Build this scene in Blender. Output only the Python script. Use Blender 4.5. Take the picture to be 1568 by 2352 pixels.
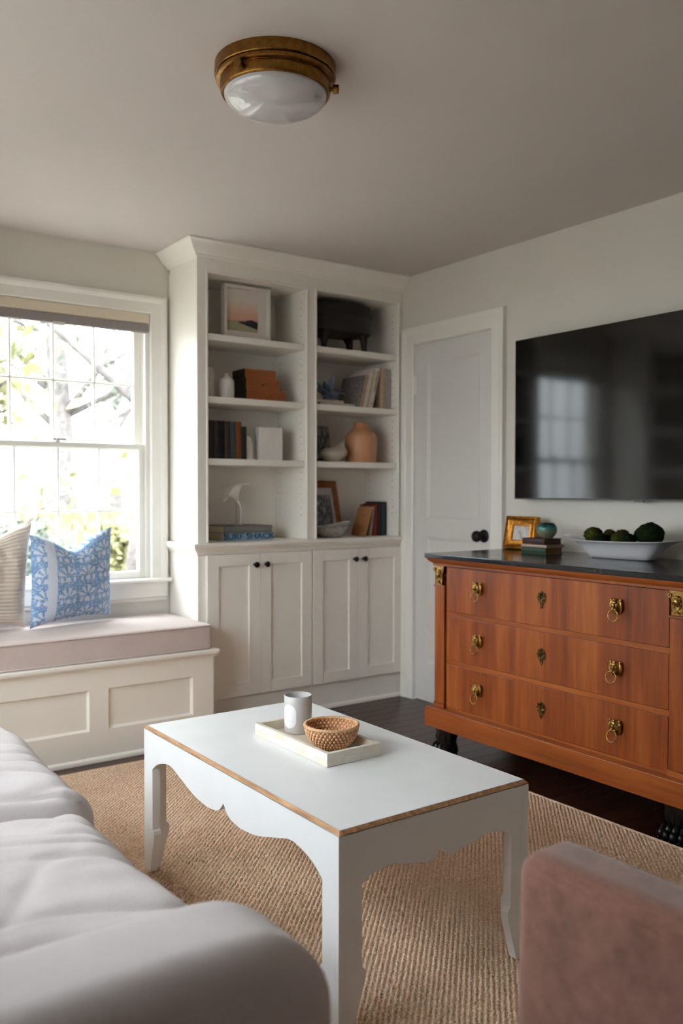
import bpy, bmesh, math, random
import numpy as np
from mathutils import Vector, Matrix, noise

# ------------------------------------------------------------------ clear
for o in list(bpy.data.objects):
    bpy.data.objects.remove(o)
SC = bpy.context.scene
COL = SC.collection
R = math.radians
PI = math.pi
random.seed(7)

# ------------------------------------------------------------------ camera
YAW, PITCH, ROLL, HC = R(54.37), R(-1.407), R(0.0576), 1.1847
F = Vector((math.cos(YAW) * math.cos(PITCH), math.sin(YAW) * math.cos(PITCH), math.sin(PITCH)))
RT = Vector((math.sin(YAW), -math.cos(YAW), 0))
UP = RT.cross(F)
RT, UP = RT * math.cos(ROLL) + UP * math.sin(ROLL), -RT * math.sin(ROLL) + UP * math.cos(ROLL)
cam = bpy.data.cameras.new('camera')
camo = bpy.data.objects.new('camera', cam)
COL.objects.link(camo)
mw = Matrix.Identity(4)
for i in range(3):
    mw[i][0], mw[i][1], mw[i][2] = RT[i], UP[i], -F[i]
mw[0][3], mw[1][3], mw[2][3] = 0, 0, HC
camo.matrix_world = mw
cam.sensor_fit = 'VERTICAL'
cam.sensor_height = 36.0
cam.sensor_width = 24.0
cam.lens = 1990.3 / 2352 * 36.0
cam.clip_start = 0.05
cam.clip_end = 200
cam.dof.use_dof = True
cam.dof.focus_distance = 2.45
cam.dof.aperture_fstop = 2.9
SC.camera = camo

# ------------------------------------------------------------------ sky (even overcast) and exposure
SKY = 23.5                       # zenith brightness
W = bpy.data.worlds.new('overcast_sky')
SC.world = W
W.use_nodes = True
bg = W.node_tree.nodes['Background']
# CIE overcast sky: the zenith three times as bright as the horizon, the same all round
_n, _l = W.node_tree.nodes.new, W.node_tree.links.new
_tc = _n('ShaderNodeTexCoord'); _sx = _n('ShaderNodeSeparateXYZ')
_l(_tc.outputs['Generated'], _sx.inputs[0])
_mx = _n('ShaderNodeMath'); _mx.operation = 'MAXIMUM'; _mx.inputs[1].default_value = 0.0
_l(_sx.outputs[2], _mx.inputs[0])
_ma = _n('ShaderNodeMath'); _ma.operation = 'MULTIPLY_ADD'
_l(_mx.outputs[0], _ma.inputs[0]); _ma.inputs[1].default_value = 2 / 3; _ma.inputs[2].default_value = 1 / 3
_ms = _n('ShaderNodeMath'); _ms.operation = 'MULTIPLY'; _ms.inputs[1].default_value = SKY
_l(_ma.outputs[0], _ms.inputs[0]); _l(_ms.outputs[0], bg.inputs[1])
bg.inputs[0].default_value = (0.895, 0.95, 1.0, 1)
W.cycles.sampling_method = 'NONE'
vs = SC.view_settings
vs.view_transform = 'Standard'
vs.look = 'None'
vs.exposure = 0.0
vs.gamma = 1.0
vs.use_curve_mapping = False
SC.cycles.sample_clamp_indirect = 0.0
SC.cycles.diffuse_bounces = 5
SC.cycles.glossy_bounces = 3
SC.cycles.max_bounces = 8
SC.cycles.adaptive_threshold = 0.1

# ------------------------------------------------------------------ materials
def lin(c):
    return tuple(((v / 255) / 12.92 if v / 255 <= .04045 else ((v / 255 + .055) / 1.055) ** 2.4) for v in c[:3])

class NT:
    """tiny helper around a node tree"""
    def __init__(s, m):
        s.t = m.node_tree
    def n(s, typ, **kw):
        nd = s.t.nodes.new(typ)
        for k, v in kw.items():
            setattr(nd, k, v)
        return nd
    def l(s, a, b):
        s.t.links.new(a, b)
    def put(s, sock, v):
        if hasattr(v, 'is_output'):
            s.l(v, sock)
        elif isinstance(v, (tuple, list)):
            sock.default_value = tuple(v) + (1,) if len(v) == 3 and len(sock.default_value) == 4 else v
        else:
            sock.default_value = v
    def m(s, op, a, b=0.0, c=0.0):
        nd = s.n('ShaderNodeMath', operation=op)
        s.put(nd.inputs[0], a); s.put(nd.inputs[1], b); s.put(nd.inputs[2], c)
        return nd.outputs[0]
    def mix(s, f, a, b):
        nd = s.n('ShaderNodeMix', data_type='RGBA')
        s.put(nd.inputs[0], f); s.put(nd.inputs[6], a); s.put(nd.inputs[7], b)
        return nd.outputs[2]
    def co(s, kind='Object'):
        return s.n('ShaderNodeTexCoord').outputs[kind]
    def mp(s, vec, scale=(1, 1, 1), loc=(0, 0, 0), rot=(0, 0, 0)):
        nd = s.n('ShaderNodeMapping')
        s.l(vec, nd.inputs[0])
        nd.inputs['Scale'].default_value = scale
        nd.inputs['Location'].default_value = loc
        nd.inputs['Rotation'].default_value = rot
        return nd.outputs[0]
    def noise(s, vec, scale, detail=3, rough=.5, dist=0):
        nd = s.n('ShaderNodeTexNoise')
        s.l(vec, nd.inputs['Vector'])
        nd.inputs['Scale'].default_value = scale
        nd.inputs['Detail'].default_value = detail
        nd.inputs['Roughness'].default_value = rough
        nd.inputs['Distortion'].default_value = dist
        return nd.outputs['Fac']
    def ramp(s, fac, stops):
        nd = s.n('ShaderNodeValToRGB')
        s.l(fac, nd.inputs[0])
        el = nd.color_ramp.elements
        while len(el) < len(stops):
            el.new(.5)
        for e, (p, c) in zip(el, stops):
            e.position = p
            e.color = tuple(c[:3]) + (1,)
        return nd.outputs[0]
    def sep(s, vec):
        nd = s.n('ShaderNodeSeparateXYZ')
        s.l(vec, nd.inputs[0])
        return nd.outputs
    def bump(s, h, strength=.3, dist=.01):
        nd = s.n('ShaderNodeBump')
        nd.inputs['Strength'].default_value = strength
        nd.inputs['Distance'].default_value = dist
        s.l(h, nd.inputs['Height'])
        return nd.outputs[0]

def base(name, col=(200, 200, 200), rough=.5, metal=0, spec=.5):
    m = bpy.data.materials.new(name)
    m.use_nodes = True
    b = m.node_tree.nodes['Principled BSDF']
    b.inputs['Base Color'].default_value = lin(col) + (1,)
    b.inputs['Roughness'].default_value = rough
    b.inputs['Metallic'].default_value = metal
    b.inputs['Specular IOR Level'].default_value = spec
    return m, NT(m), b

CACHE = {}
def cm(name, col, rough=.6, var=.08, scale=30, bump=0.0, bscale=300, metal=0, spec=.5, coat=0, bdist=.002):
    """plain coloured surface with fine procedural mottling and relief"""
    if name in CACHE:
        return CACHE[name]
    m, t, b = base(name, col, rough, metal, spec)
    c = lin(col)
    v = t.co()
    f = t.noise(v, scale, 2, .6)
    lo = tuple(x * (1 - var) for x in c); hi = tuple(min(1, x * (1 + var)) for x in c)
    t.put(b.inputs['Base Color'], t.ramp(f, [(.3, lo), (.7, hi)]))
    if bump:
        t.l(t.bump(t.noise(v, bscale, 2), bump, bdist), b.inputs['Normal'])
    if coat:
        b.inputs['Coat Weight'].default_value = coat
        b.inputs['Coat Roughness'].default_value = .08
    CACHE[name] = m
    return m

TRIM = cm('white_trim_paint', (240, 237, 230), .38, .015, 3)
CABINET = cm('warm_white_cabinet_paint', (245, 240, 231), .42, .015, 3)
WALL = cm('off_white_wall_paint', (221, 216, 207), .85, .012, 2)
CEIL = cm('ceiling_paint', (212, 203, 197), .9, .012, 2)
DOORP = cm('door_white_paint', (224, 221, 218), .45, .015, 3)
BLACK = cm('black_metal', (9, 9, 10), .42, .1, 40, spec=.3)
PLASTIC = cm('black_plastic', (10, 10, 11), .3, .05, 40)

def m_floor():
    m, t, b = base('dark_stained_floorboards', (70, 40, 28), .28)
    v = t.co()
    rnd = t.n('ShaderNodeObjectInfo').outputs['Random']
    g = t.noise(t.mp(v, (3, 60, 60)), 2.2, 6, .62, .4)
    c = t.ramp(g, [(.25, lin((36, 17, 10))), (.55, lin((62, 31, 19))), (.8, lin((88, 48, 30)))])
    k = t.m('MULTIPLY_ADD', rnd, .55, .7)
    nd = t.n('ShaderNodeVectorMath', operation='SCALE')
    t.l(c, nd.inputs[0]); t.l(k, nd.inputs['Scale'])
    t.l(nd.outputs[0], b.inputs['Base Color'])
    t.l(t.bump(g, .12, .002), b.inputs['Normal'])
    t.l(t.m('MULTIPLY_ADD', g, .2, .2), b.inputs['Roughness'])
    return m
FLOORM = m_floor()

def m_wood(name, cols, along='z', scale=1.0, rough=.32, coat=.25, seams=0):
    m, t, b = base(name, (150, 80, 40), rough)
    v = t.co()
    sc = {'z': (14, 14, 1.1), 'y': (14, 1.1, 14), 'x': (1.1, 14, 14)}[along]
    sc = tuple(k * scale for k in sc)
    wide = {'z': (5, 5, .5), 'y': (5, .5, 5), 'x': (.5, 5, 5)}[along]
    big = t.noise(t.mp(v, tuple(k * scale for k in wide)), 1.3, 3, .5, 1.2)
    fine = t.noise(t.mp(v, tuple(k * 6 for k in sc)), 1.0, 5, .7, .3)
    mid = t.noise(t.mp(v, sc), 1.2, 5, .6, .8)
    f = t.m('ADD', t.m('MULTIPLY', big, .5), t.m('ADD', t.m('MULTIPLY', mid, .35), t.m('MULTIPLY', fine, .15)))
    c = t.ramp(f, [(.33, lin(cols[0])), (.5, lin(cols[1])), (.68, lin(cols[2]))])
    t.l(c, b.inputs['Base Color'])
    t.l(t.bump(fine, .06, .001), b.inputs['Normal'])
    b.inputs['Coat Weight'].default_value = coat
    b.inputs['Coat Roughness'].default_value = .12
    return m
WALNUT = m_wood('polished_walnut_veneer', [(72, 28, 6), (138, 64, 18), (180, 102, 40)], 'z', 1.0, .38, .06)
WALNUT_H = m_wood('polished_walnut_rail', [(90, 38, 8), (144, 70, 21), (178, 100, 40)], 'y', 1.0, .4, .06)
BOXWOOD = m_wood('orange_stained_wood', [(128, 66, 28), (166, 92, 44), (186, 112, 60)], 'x', 1.5, .45, .1)
DARKWOOD = m_wood('dark_old_wood', [(12, 7, 5), (25, 14, 10), (40, 23, 16)], 'z', 2, .5, .05)
RAWEDGE = m_wood('bare_wood_edge', [(150, 98, 56), (186, 130, 82), (206, 156, 108)], 'y', 2, .6, 0)

def m_marble():
    m, t, b = base('black_stone_top', (30, 31, 34), .16)
    v = t.co()
    f = t.noise(v, 9, 6, .65, 1.0)
    s = t.noise(v, 160, 2)
    c = t.ramp(f, [(.3, lin((18, 19, 22))), (.62, lin((30, 31, 34))), (.8, lin((50, 50, 54)))])
    t.l(t.mix(t.m('GREATER_THAN', s, .68), c, lin((84, 84, 88))), b.inputs['Base Color'])
    t.l(t.m('MULTIPLY_ADD', f, .22, .05), b.inputs['Roughness'])
    return m
STONE = m_marble()

def m_fabric(name, col, scale=900, var=.1, rough=.9, big=.05, sheen=.2, bump=.25):
    m, t, b = base(name, col, rough, 0, .2)
    v = t.co()
    c = lin(col)
    wx = t.noise(t.mp(v, (1, .12, .12)), scale, 2)
    wy = t.noise(t.mp(v, (.12, 1, 1)), scale, 2)
    w = t.m('MULTIPLY', t.m('ADD', wx, wy), .5)
    bg_ = t.noise(v, 14, 4, .6)
    f = t.m('ADD', t.m('MULTIPLY', w, .6), t.m('MULTIPLY', bg_, .4))
    lo = tuple(x * (1 - var) for x in c); hi = tuple(min(1, x * (1 + var)) for x in c)
    t.l(t.ramp(f, [(.35, lo), (.65, hi)]), b.inputs['Base Color'])
    b.inputs['Sheen Weight'].default_value = sheen
    b.inputs['Sheen Roughness'].default_value = .5
    t.l(t.bump(w, bump, .0012), b.inputs['Normal'])
    return m
LINEN = m_fabric('pale_linen_slipcover', (216, 208, 208), 700, .07)
BENCHFAB = m_fabric('blush_beige_linen', (206, 190, 184), 800, .07)
PINKFAB = m_fabric('dusty_pink_boucle', (136, 95, 82), 420, .34, .95, .1, .4, .6)

def m_rug():
    m, t, b = base('woven_jute', (190, 150, 105), .85, 0, .2)
    v = t.co()
    a = t.noise(v, 90, 3, .6)
    big = t.noise(v, 3.0, 3)
    s = t.noise(t.mp(v, (1, .25, 1)), 900, 2)
    f = t.m('ADD', t.m('MULTIPLY', a, .45), t.m('ADD', t.m('MULTIPLY', s, .35), t.m('MULTIPLY', big, .2)))
    t.l(t.ramp(f, [(.32, lin((184, 146, 116))), (.5, lin((230, 201, 173))), (.68, lin((244, 228, 210)))]), b.inputs['Base Color'])
    t.l(t.bump(s, .5, .001), b.inputs['Normal'])
    return m
JUTE = m_rug()

def m_brass(name, cols, rough=.34):
    m, t, b = base(name, cols[1], rough, 1.0)
    v = t.co()
    f = t.noise(v, 60, 4, .6)
    t.l(t.ramp(f, [(.35, lin(cols[0])), (.7, lin(cols[1]))]), b.inputs['Base Color'])
    t.l(t.m('MULTIPLY_ADD', t.noise(v, 25, 3), .25, rough - .1), b.inputs['Roughness'])
    return m
BRASS = m_brass('aged_brass', [(128, 90, 44), (160, 116, 60)], .34)
ANTIQUE = m_brass('antique_brass_mount', [(118, 86, 42), (222, 182, 112)], .3)
BRONZE = m_brass('dark_bronze_escutcheon', [(62, 46, 26), (146, 118, 72)], .36)
GOLD = m_brass('gilded_frame', [(152, 94, 30), (214, 152, 70)], .34)
SILVER = m_brass('tarnished_silver', [(150, 146, 140), (206, 204, 200)], .3)

def m_glass(name, tint=(1, 1, 1), ior=1.45, rough=0.0):
    """thin pane: straight-through transmission plus Fresnel reflection"""
    m = bpy.data.materials.new(name)
    m.use_nodes = True
    t = NT(m)
    t.t.nodes.remove(t.t.nodes['Principled BSDF'])
    tr = t.n('ShaderNodeBsdfTransparent'); tr.inputs[0].default_value = tint + (1,)
    gl = t.n('ShaderNodeBsdfGlossy'); gl.inputs['Roughness'].default_value = rough
    fr = t.n('ShaderNodeFresnel'); fr.inputs[0].default_value = ior
    # the same reflectance on both faces of the thin pane (light does not bend in it)
    bf = t.n('ShaderNodeNewGeometry').outputs['Backfacing']
    t.l(t.m('MULTIPLY_ADD', bf, 1 / ior - ior, ior), fr.inputs[0])
    mx = t.n('ShaderNodeMixShader')
    t.l(fr.outputs[0], mx.inputs[0]); t.l(tr.outputs[0], mx.inputs[1]); t.l(gl.outputs[0], mx.inputs[2])
    t.l(mx.outputs[0], t.t.nodes['Material Output'].inputs[0])
    return m
PANE = m_glass('window_glass', (.97, .985, .98))
CLEAR = m_glass('clear_glass', (.9, .92, .9))

# ------------------------------------------------------------------ mesh helpers
ORG = {}
MIRROR = [None]          # x -> c - x while set (a mirrored second bookcase)

class M:
    def __init__(s):
        s.v = []; s.f = []; s.mi = []
        s.smooth = False
    def add(s, vs, fs, mi=0):
        o = len(s.v)
        s.v += [tuple(p) for p in vs]
        s.f += [tuple(i + o for i in f) for f in fs]
        s.mi += [mi] * len(fs)
        return s
    def box(s, x0, x1, y0, y1, z0, z1, mi=0):
        v = [(x, y, z) for x in (x0, x1) for y in (y0, y1) for z in (z0, z1)]
        return s.add(v, [(0, 1, 3, 2), (4, 6, 7, 5), (0, 4, 5, 1), (2, 3, 7, 6), (0, 2, 6, 4), (1, 5, 7, 3)], mi)
    def prism(s, poly, axis, a, b, mi=0):
        """poly: 2-D outline; axis x: (y,z), y: (x,z), z: (x,y)"""
        def P(p, c):
            return {'x': (c, p[0], p[1]), 'y': (p[0], c, p[1]), 'z': (p[0], p[1], c)}[axis]
        n = len(poly)
        v = [P(p, a) for p in poly] + [P(p, b) for p in poly]
        fs = [tuple(range(n))[::-1], tuple(range(n, 2 * n))] + [(i, (i + 1) % n, n + (i + 1) % n, n + i) for i in range(n)]
        return s.add(v, fs, mi)
    def lathe(s, prof, c=(0, 0, 0), n=32, axis='z', ex=1, ey=1, cap=True, mi=0):
        """prof: list of (radius, height)"""
        vs = []
        for r, h in prof:
            for k in range(n):
                a = 2 * PI * k / n
                p = (r * ex * math.cos(a), r * ey * math.sin(a), h)
                if axis == 'x':
                    p = (p[2], p[0], p[1])
                elif axis == 'y':
                    p = (p[0], p[2], p[1])
                vs.append((p[0] + c[0], p[1] + c[1], p[2] + c[2]))
        fs = []
        for i in range(len(prof) - 1):
            for k in range(n):
                a, b = i * n + k, i * n + (k + 1) % n
                fs.append((a, b, b + n, a + n))
        if cap:
            fs.append(tuple(range(n))[::-1])
            fs.append(tuple(range((len(prof) - 1) * n, len(prof) * n)))
        return s.add(vs, fs, mi)
    def tube(s, path, rad, n=8, mi=0, flat=1.0):
        """path of points, rad number or list; flat squashes the section"""
        vs = []
        pts = [Vector(p) for p in path]
        for i, p in enumerate(pts):
            d = (pts[min(i + 1, len(pts) - 1)] - pts[max(i - 1, 0)]).normalized()
            ref = Vector((0, 0, 1)) if abs(d.z) < .9 else Vector((1, 0, 0))
            u = d.cross(ref).normalized(); w = u.cross(d)
            r = rad[i] if isinstance(rad, (list, tuple)) else rad
            for k in range(n):
                a = 2 * PI * k / n
                vs.append(p + u * (r * math.cos(a)) + w * (r * flat * math.sin(a)))
        fs = []
        for i in range(len(pts) - 1):
            for k in range(n):
                a, b = i * n + k, i * n + (k + 1) % n
                fs.append((a, b, b + n, a + n))
        fs.append(tuple(range(n))[::-1]); fs.append(tuple(range((len(pts) - 1) * n, len(pts) * n)))
        return s.add(vs, fs, mi)
    def ell(s, c, r, n=12, m=8, mi=0, rot=None):
        prof = [(math.sin(PI * i / m), -math.cos(PI * i / m)) for i in range(m + 1)]
        vs = []
        for pr, h in prof:
            for k in range(n):
                a = 2 * PI * k / n
                p = Vector((pr * math.cos(a) * r[0], pr * math.sin(a) * r[1], h * r[2]))
                if rot is not None:
                    p = rot @ p
                vs.append(p + Vector(c))
        fs = []
        for i in range(m):
            for k in range(n):
                a, b = i * n + k, i * n + (k + 1) % n
                fs.append((a, b, b + n, a + n))
        return s.add(vs, fs, mi)
    def torus(s, c, R_, r, axis='x', n=28, m=8, mi=0):
        vs = []
        for i in range(n):
            a = 2 * PI * i / n
            for k in range(m):
                b = 2 * PI * k / m
                q = R_ + r * math.cos(b)
                p = (r * math.sin(b), q * math.cos(a), q * math.sin(a))
                if axis == 'y':
                    p = (p[1], p[0], p[2])
                elif axis == 'z':
                    p = (p[1], p[2], p[0])
                vs.append((p[0] + c[0], p[1] + c[1], p[2] + c[2]))
        fs = [(i * m + k, i * m + (k + 1) % m, ((i + 1) % n) * m + (k + 1) % m, ((i + 1) % n) * m + k)
              for i in range(n) for k in range(m)]
        return s.add(vs, fs, mi)
    def rbox(s, x0, x1, y0, y1, z0, z1, r, n=(10, 10, 6), fn=None, mi=0):
        """rounded box from a gridded cube; fn(p, normal, u, v, w) may move each point"""
        idx = {}; vs = []; fs = []
        lo = Vector((x0, y0, z0)); hi = Vector((x1, y1, z1))
        if not isinstance(r, tuple):
            r = (r, r, r)
        il = Vector([lo[k] + r[k] for k in range(3)]); ih = Vector([hi[k] - r[k] for k in range(3)])
        def lst(k):
            # denser sampling inside the rounded rims
            a = [lo[k] + r[k] * (1 - math.tan(PI / 4 * (1 - j / 4))) for j in range(4)]
            b = [il[k] + (ih[k] - il[k]) * j / n[k] for j in range(n[k] + 1)]
            c = [lo[k] + hi[k] - q for q in a[::-1]]
            return a + b + c
        L = [lst(0), lst(1), lst(2)]
        def vert(i, j, k):
            key = (i, j, k)
            if key in idx:
                return idx[key]
            p = Vector((L[0][i], L[1][j], L[2][k]))
            q = Vector([min(max(p[a], il[a]), ih[a]) for a in range(3)])
            d = Vector([(p[a] - q[a]) / r[a] for a in range(3)])
            d.normalize()
            nrm = Vector([d[a] / r[a] for a in range(3)]).normalized()
            p = Vector([q[a] + r[a] * d[a] for a in range(3)])
            if fn:
                u, v, w = [(p[a] - lo[a]) / (hi[a] - lo[a]) * 2 - 1 for a in range(3)]
                p = fn(p, nrm, u, v, w)
            idx[key] = len(vs); vs.append(p)
            return idx[key]
        nx, ny, nz = len(L[0]) - 1, len(L[1]) - 1, len(L[2]) - 1
        for i in range(nx):
            for j in range(ny):
                fs.append((vert(i, j, 0), vert(i, j + 1, 0), vert(i + 1, j + 1, 0), vert(i + 1, j, 0)))
                fs.append((vert(i, j, nz), vert(i + 1, j, nz), vert(i + 1, j + 1, nz), vert(i, j + 1, nz)))
        for i in range(nx):
            for k in range(nz):
                fs.append((vert(i, 0, k), vert(i + 1, 0, k), vert(i + 1, 0, k + 1), vert(i, 0, k + 1)))
                fs.append((vert(i, ny, k), vert(i, ny, k + 1), vert(i + 1, ny, k + 1), vert(i + 1, ny, k)))
        for j in range(ny):
            for k in range(nz):
                fs.append((vert(0, j, k), vert(0, j, k + 1), vert(0, j + 1, k + 1), vert(0, j + 1, k)))
                fs.append((vert(nx, j, k), vert(nx, j + 1, k), vert(nx, j + 1, k + 1), vert(nx, j, k + 1)))
        return s.add(vs, fs, mi)
    def xf(s, mat):
        s.v = [tuple(mat @ Vector(p)) for p in s.v]
        return s
    def build(s, name, mat, parent=None, smooth=False, bevel=0, seg=2, origin=None, sub=0):
        v = s.v; f = s.f
        if MIRROR[0] is not None:
            v = [(MIRROR[0] - p[0], p[1], p[2]) for p in v]
            f = [q[::-1] for q in f]
        if parent is not None:
            og = ORG[parent.name]
        elif origin is not None:
            og = Vector(origin)
        else:
            a = np.array(v)
            og = Vector(((a[:, 0].min() + a[:, 0].max()) / 2, (a[:, 1].min() + a[:, 1].max()) / 2, a[:, 2].min()))
        me = bpy.data.meshes.new(name)
        me.from_pydata([(p[0] - og[0], p[1] - og[1], p[2] - og[2]) for p in v], [], f)
        mats = mat if isinstance(mat, (list, tuple)) else [mat]
        for q in mats:
            me.materials.append(q)
        if len(mats) > 1:
            me.polygons.foreach_set('material_index', s.mi)
        if smooth:
            me.polygons.foreach_set('use_smooth', [True] * len(me.polygons))
        me.update()
        o = bpy.data.objects.new(name, me)
        COL.objects.link(o)
        ORG[o.name] = og
        if parent is not None:
            o.parent = parent
        else:
            o.location = og
        if bevel:
            b = o.modifiers.new('soft_edges', 'BEVEL')
            b.width = bevel; b.segments = seg; b.limit_method = 'ANGLE'; b.angle_limit = R(40)
        if smooth and bevel == 0:
            pass
        if sub:
            b = o.modifiers.new('smooth_surface', 'SUBSURF')
            b.levels = sub; b.render_levels = sub
        return o

def auto_smooth(o, ang=40):
    me = o.data
    me.polygons.foreach_set('use_smooth', [True] * len(me.polygons))
    try:
        me.set_sharp_from_angle(angle=R(ang))
    except Exception:
        pass
    return o

def tag(o, label, cat, group=None, kind=None):
    o['label'] = label
    o['category'] = cat
    if group:
        o['group'] = group
    if kind:
        o['kind'] = kind
    return o

def struct(o, label=None):
    o['kind'] = 'structure'
    if label:
        o['label'] = label
    return o

def empty(name, loc):
    o = bpy.data.objects.new(name, None)
    COL.objects.link(o)
    if MIRROR[0] is not None:
        loc = (MIRROR[0] - loc[0], loc[1], loc[2])
    o.location = loc
    o.empty_display_size = .1
    ORG[o.name] = Vector(loc)
    return o

def thing(name, label, cat, loc, group=None):
    return tag(empty(name, loc), label, cat, group)

# ------------------------------------------------------------------ room shell
XB, YW, YB = 3.2, 4.19, 3.861          # wall with the door, window wall, bookcase front
XL, YF, H = -.53, -1.5, 2.4
BAY0, BAY1 = .77, 1.90                  # window bay between the two bookcases

fl = struct(M().box(XL - .1, XB + .15, YF - .1, YW + .12, -.12, -.018).build('floor', cm('subfloor', (40, 25, 18))), 'dark stained narrow board floor')
def plank_mesh():
    c = .0012
    pr = [(0, -.018), (.0826, -.018), (.0826, -c), (.0826 - c, 0), (c, 0), (0, -c)]
    me = bpy.data.meshes.new('plank')
    mm = M().prism(pr, 'x', 0, 1)
    me.from_pydata(mm.v, [], mm.f); me.materials.append(FLOORM); me.update()
    return me
pm = plank_mesh()
rp = random.Random(3)
y = YF
while y < YW:
    x = XL - rp.random() * .9
    while x < XB:
        L_ = rp.uniform(1.25, 1.9)
        a, b = max(x, XL), min(x + L_, XB)
        if b - a > .03:
            o = bpy.data.objects.new('plank', pm)
            COL.objects.link(o)
            o.parent = fl
            o.location = Vector((a, y, 0)) - ORG[fl.name]
            o.scale = (b - a - .0008, 1, 1)
        x += L_
    y += .0834

ce = struct(M().box(XL - .1, XB + .15, YF - .1, YW + .15, H, H + .1).build('ceiling', CEIL), 'plain pale ceiling')

WX0, WX1, WZ0, WZ1 = .868, 1.793, .715, 2.085   # window opening
m = M()
m.box(XL - .1, WX0, YW, YW + .14, 0, H)
m.box(WX1, XB + .15, YW, YW + .14, 0, H)
m.box(WX0, WX1, YW, YW + .14, 0, WZ0)
m.box(WX0, WX1, YW, YW + .14, WZ1, H)
struct(m.build('wall_back', WALL), 'off white wall around the window')
DY0, DY1, DZ = 3.146, 3.753, 2.010
m = M()
m.box(XB + .05, XB + .15, YF - .1, YW, 0, H)
m.box(XB, XB + .05, YF - .1, DY0, 0, H)
m.box(XB, XB + .05, DY1, YW, 0, H)
m.box(XB, XB + .05, DY0, DY1, DZ, H)
struct(m.build('wall_right', WALL), 'off white wall behind the television')
V0, V1, VZ0, VZ1 = 1.18, 3.60, 1.00, 1.95     # wide window over the sofa, out of the frame
m = M()
m.box(XL - .14, XL, YF - .1, V0, 0, H); m.box(XL - .14, XL, V1, YW, 0, H)
m.box(XL - .14, XL, V0, V1, 0, VZ0); m.box(XL - .14, XL, V0, V1, VZ1, H)
struct(m.build('wall_left', WALL), 'off white wall behind the sofa')
w2 = struct(empty('window_2', (XL, (V0 + V1) / 2, VZ0)), 'white framed window in the wall behind the sofa')
m = M()
for a, b in ((V0, V0 + .045), ((V0 + V1) / 2 - .04, (V0 + V1) / 2 + .04), (V1 - .045, V1)):
    m.box(XL - .09, XL - .05, a, b, VZ0, VZ1)
for a, b in ((VZ0, VZ0 + .05), ((VZ0 + VZ1) / 2 - .02, (VZ0 + VZ1) / 2 + .02), (VZ1 - .05, VZ1)):
    m.box(XL - .0895, XL - .0505, V0 + .0451, V1 - .0451, a, b)
m.build('frame', TRIM, w2)
m = M()
m.box(XL, XL + .02, V0 - .085, V0, VZ0, VZ1); m.box(XL, XL + .02, V1, V1 + .085, VZ0, VZ1)
m.box(XL, XL + .02, V0 - .085, V1 + .085, VZ1, VZ1 + .085); m.box(XL, XL + .04, V0 - .1, V1 + .1, VZ0 - .022, VZ0)
m.build('casing', TRIM, w2)
for a, b in ((V0 + .045, (V0 + V1) / 2 - .04), ((V0 + V1) / 2 + .04, V1 - .045)):
    for c, d in ((VZ0 + .05, (VZ0 + VZ1) / 2 - .02), ((VZ0 + VZ1) / 2 + .02, VZ1 - .05)):
        M().box(XL - .071, XL - .068, a, b, c, d).build('pane', PANE, w2)
struct(M().box(XL, XB, YF - .1, YF, 0, H).build('wall_front', WALL), 'off white wall behind the viewer')

def basebd(name, x0, x1, y0, y1):
    struct(M().box(x0, x1, y0, y1, 0, .1).build(name, TRIM, bevel=.004), 'white baseboard')
basebd('baseboard_right', XB - .014, XB, YF, 3.036)
basebd('baseboard_left', XL, XL + .014, YF, YB)
basebd('baseboard_front', XL + .014, XB - .014, YF, YF + .014)

# ------------------------------------------------------------------ door in the right wall
d1 = struct(empty('door_1', (XB, 3.45, 0)), 'white panelled closet door with black knob')
dm = M()
fx = XB + .006
# slab frame: stiles and rails proud, panels recessed
dm.box(fx, fx + .035, DY0 + .003, 3.2445, .005, DZ - .004)
dm.box(fx, fx + .035, 3.6565, DY1 - .003, .005, DZ - .004)
dm.box(fx, fx + .035, 3.2445, 3.6565, 1.90, DZ - .004)
dm.box(fx, fx + .035, 3.2445, 3.6565, .925, 1.03)
dm.box(fx, fx + .035, 3.2445, 3.6565, .005, .22)
ds = dm.build('door_slab', DOORP, d1)
for z0, z1 in ((1.03, 1.90), (.22, .925)):
    pmz = M().box(fx + .011, fx + .03, 3.2445, 3.6565, z0, z1)
    # sloped sticking around the panel
    yi, yo, w = 3.2445, 3.6565, .018
    for a, b in (((yi, z0), (yo, z0)), ((yo, z0), (yo, z1)), ((yo, z1), (yi, z1)), ((yi, z1), (yi, z0))):
        cy, cz = (yi + yo) / 2, (z0 + z1) / 2
        def inn(p):
            return (p[0] + math.copysign(w, cy - p[0]), p[1] + math.copysign(w, cz - p[1]))
        A, B, Ai, Bi = a, b, inn(a), inn(b)
        pmz.add([(fx + .002, A[0], A[1]), (fx + .002, B[0], B[1]), (fx + .0115, Bi[0], Bi[1]), (fx + .0115, Ai[0], Ai[1])], [(0, 1, 2, 3)])
    pmz.build('panel', DOORP, d1)
cas = M()
def door_profile(o0, w):   # across the casing: (offset from opening, thickness)
    return [(0, 0), (0, .012), (.008, .017), (w * .62, .017), (w * .7, .021), (w - .012, .026), (w, .026), (w, 0)]
wj, wt = 3.846 - DY1, 2.103 - DZ
pj = door_profile(0, .092)
def mitre(m_, prof, y0, y1, z0, z1, x):
    """frame moulding on three sides of an opening, mitred at the top, on wall plane x, thickness towards -x"""
    n = len(prof)
    ring = []
    for (yy, zz, sy, sz) in ((y1, z0, 1, 0), (y1, z1, 1, 1), (y0, z1, -1, 1), (y0, z0, -1, 0)):
        ring.append([(x - t_, yy + sy * o_, zz + sz * o_) for o_, t_ in prof])
    vs_ = [p for r_ in ring for p in r_]
    fs_ = []
    for i in range(3):
        for k in range(n):
            a, b = i * n + k, i * n + (k + 1) % n
            fs_.append((a, a + n, b + n, b))
    m_.add(vs_, fs_)
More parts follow.
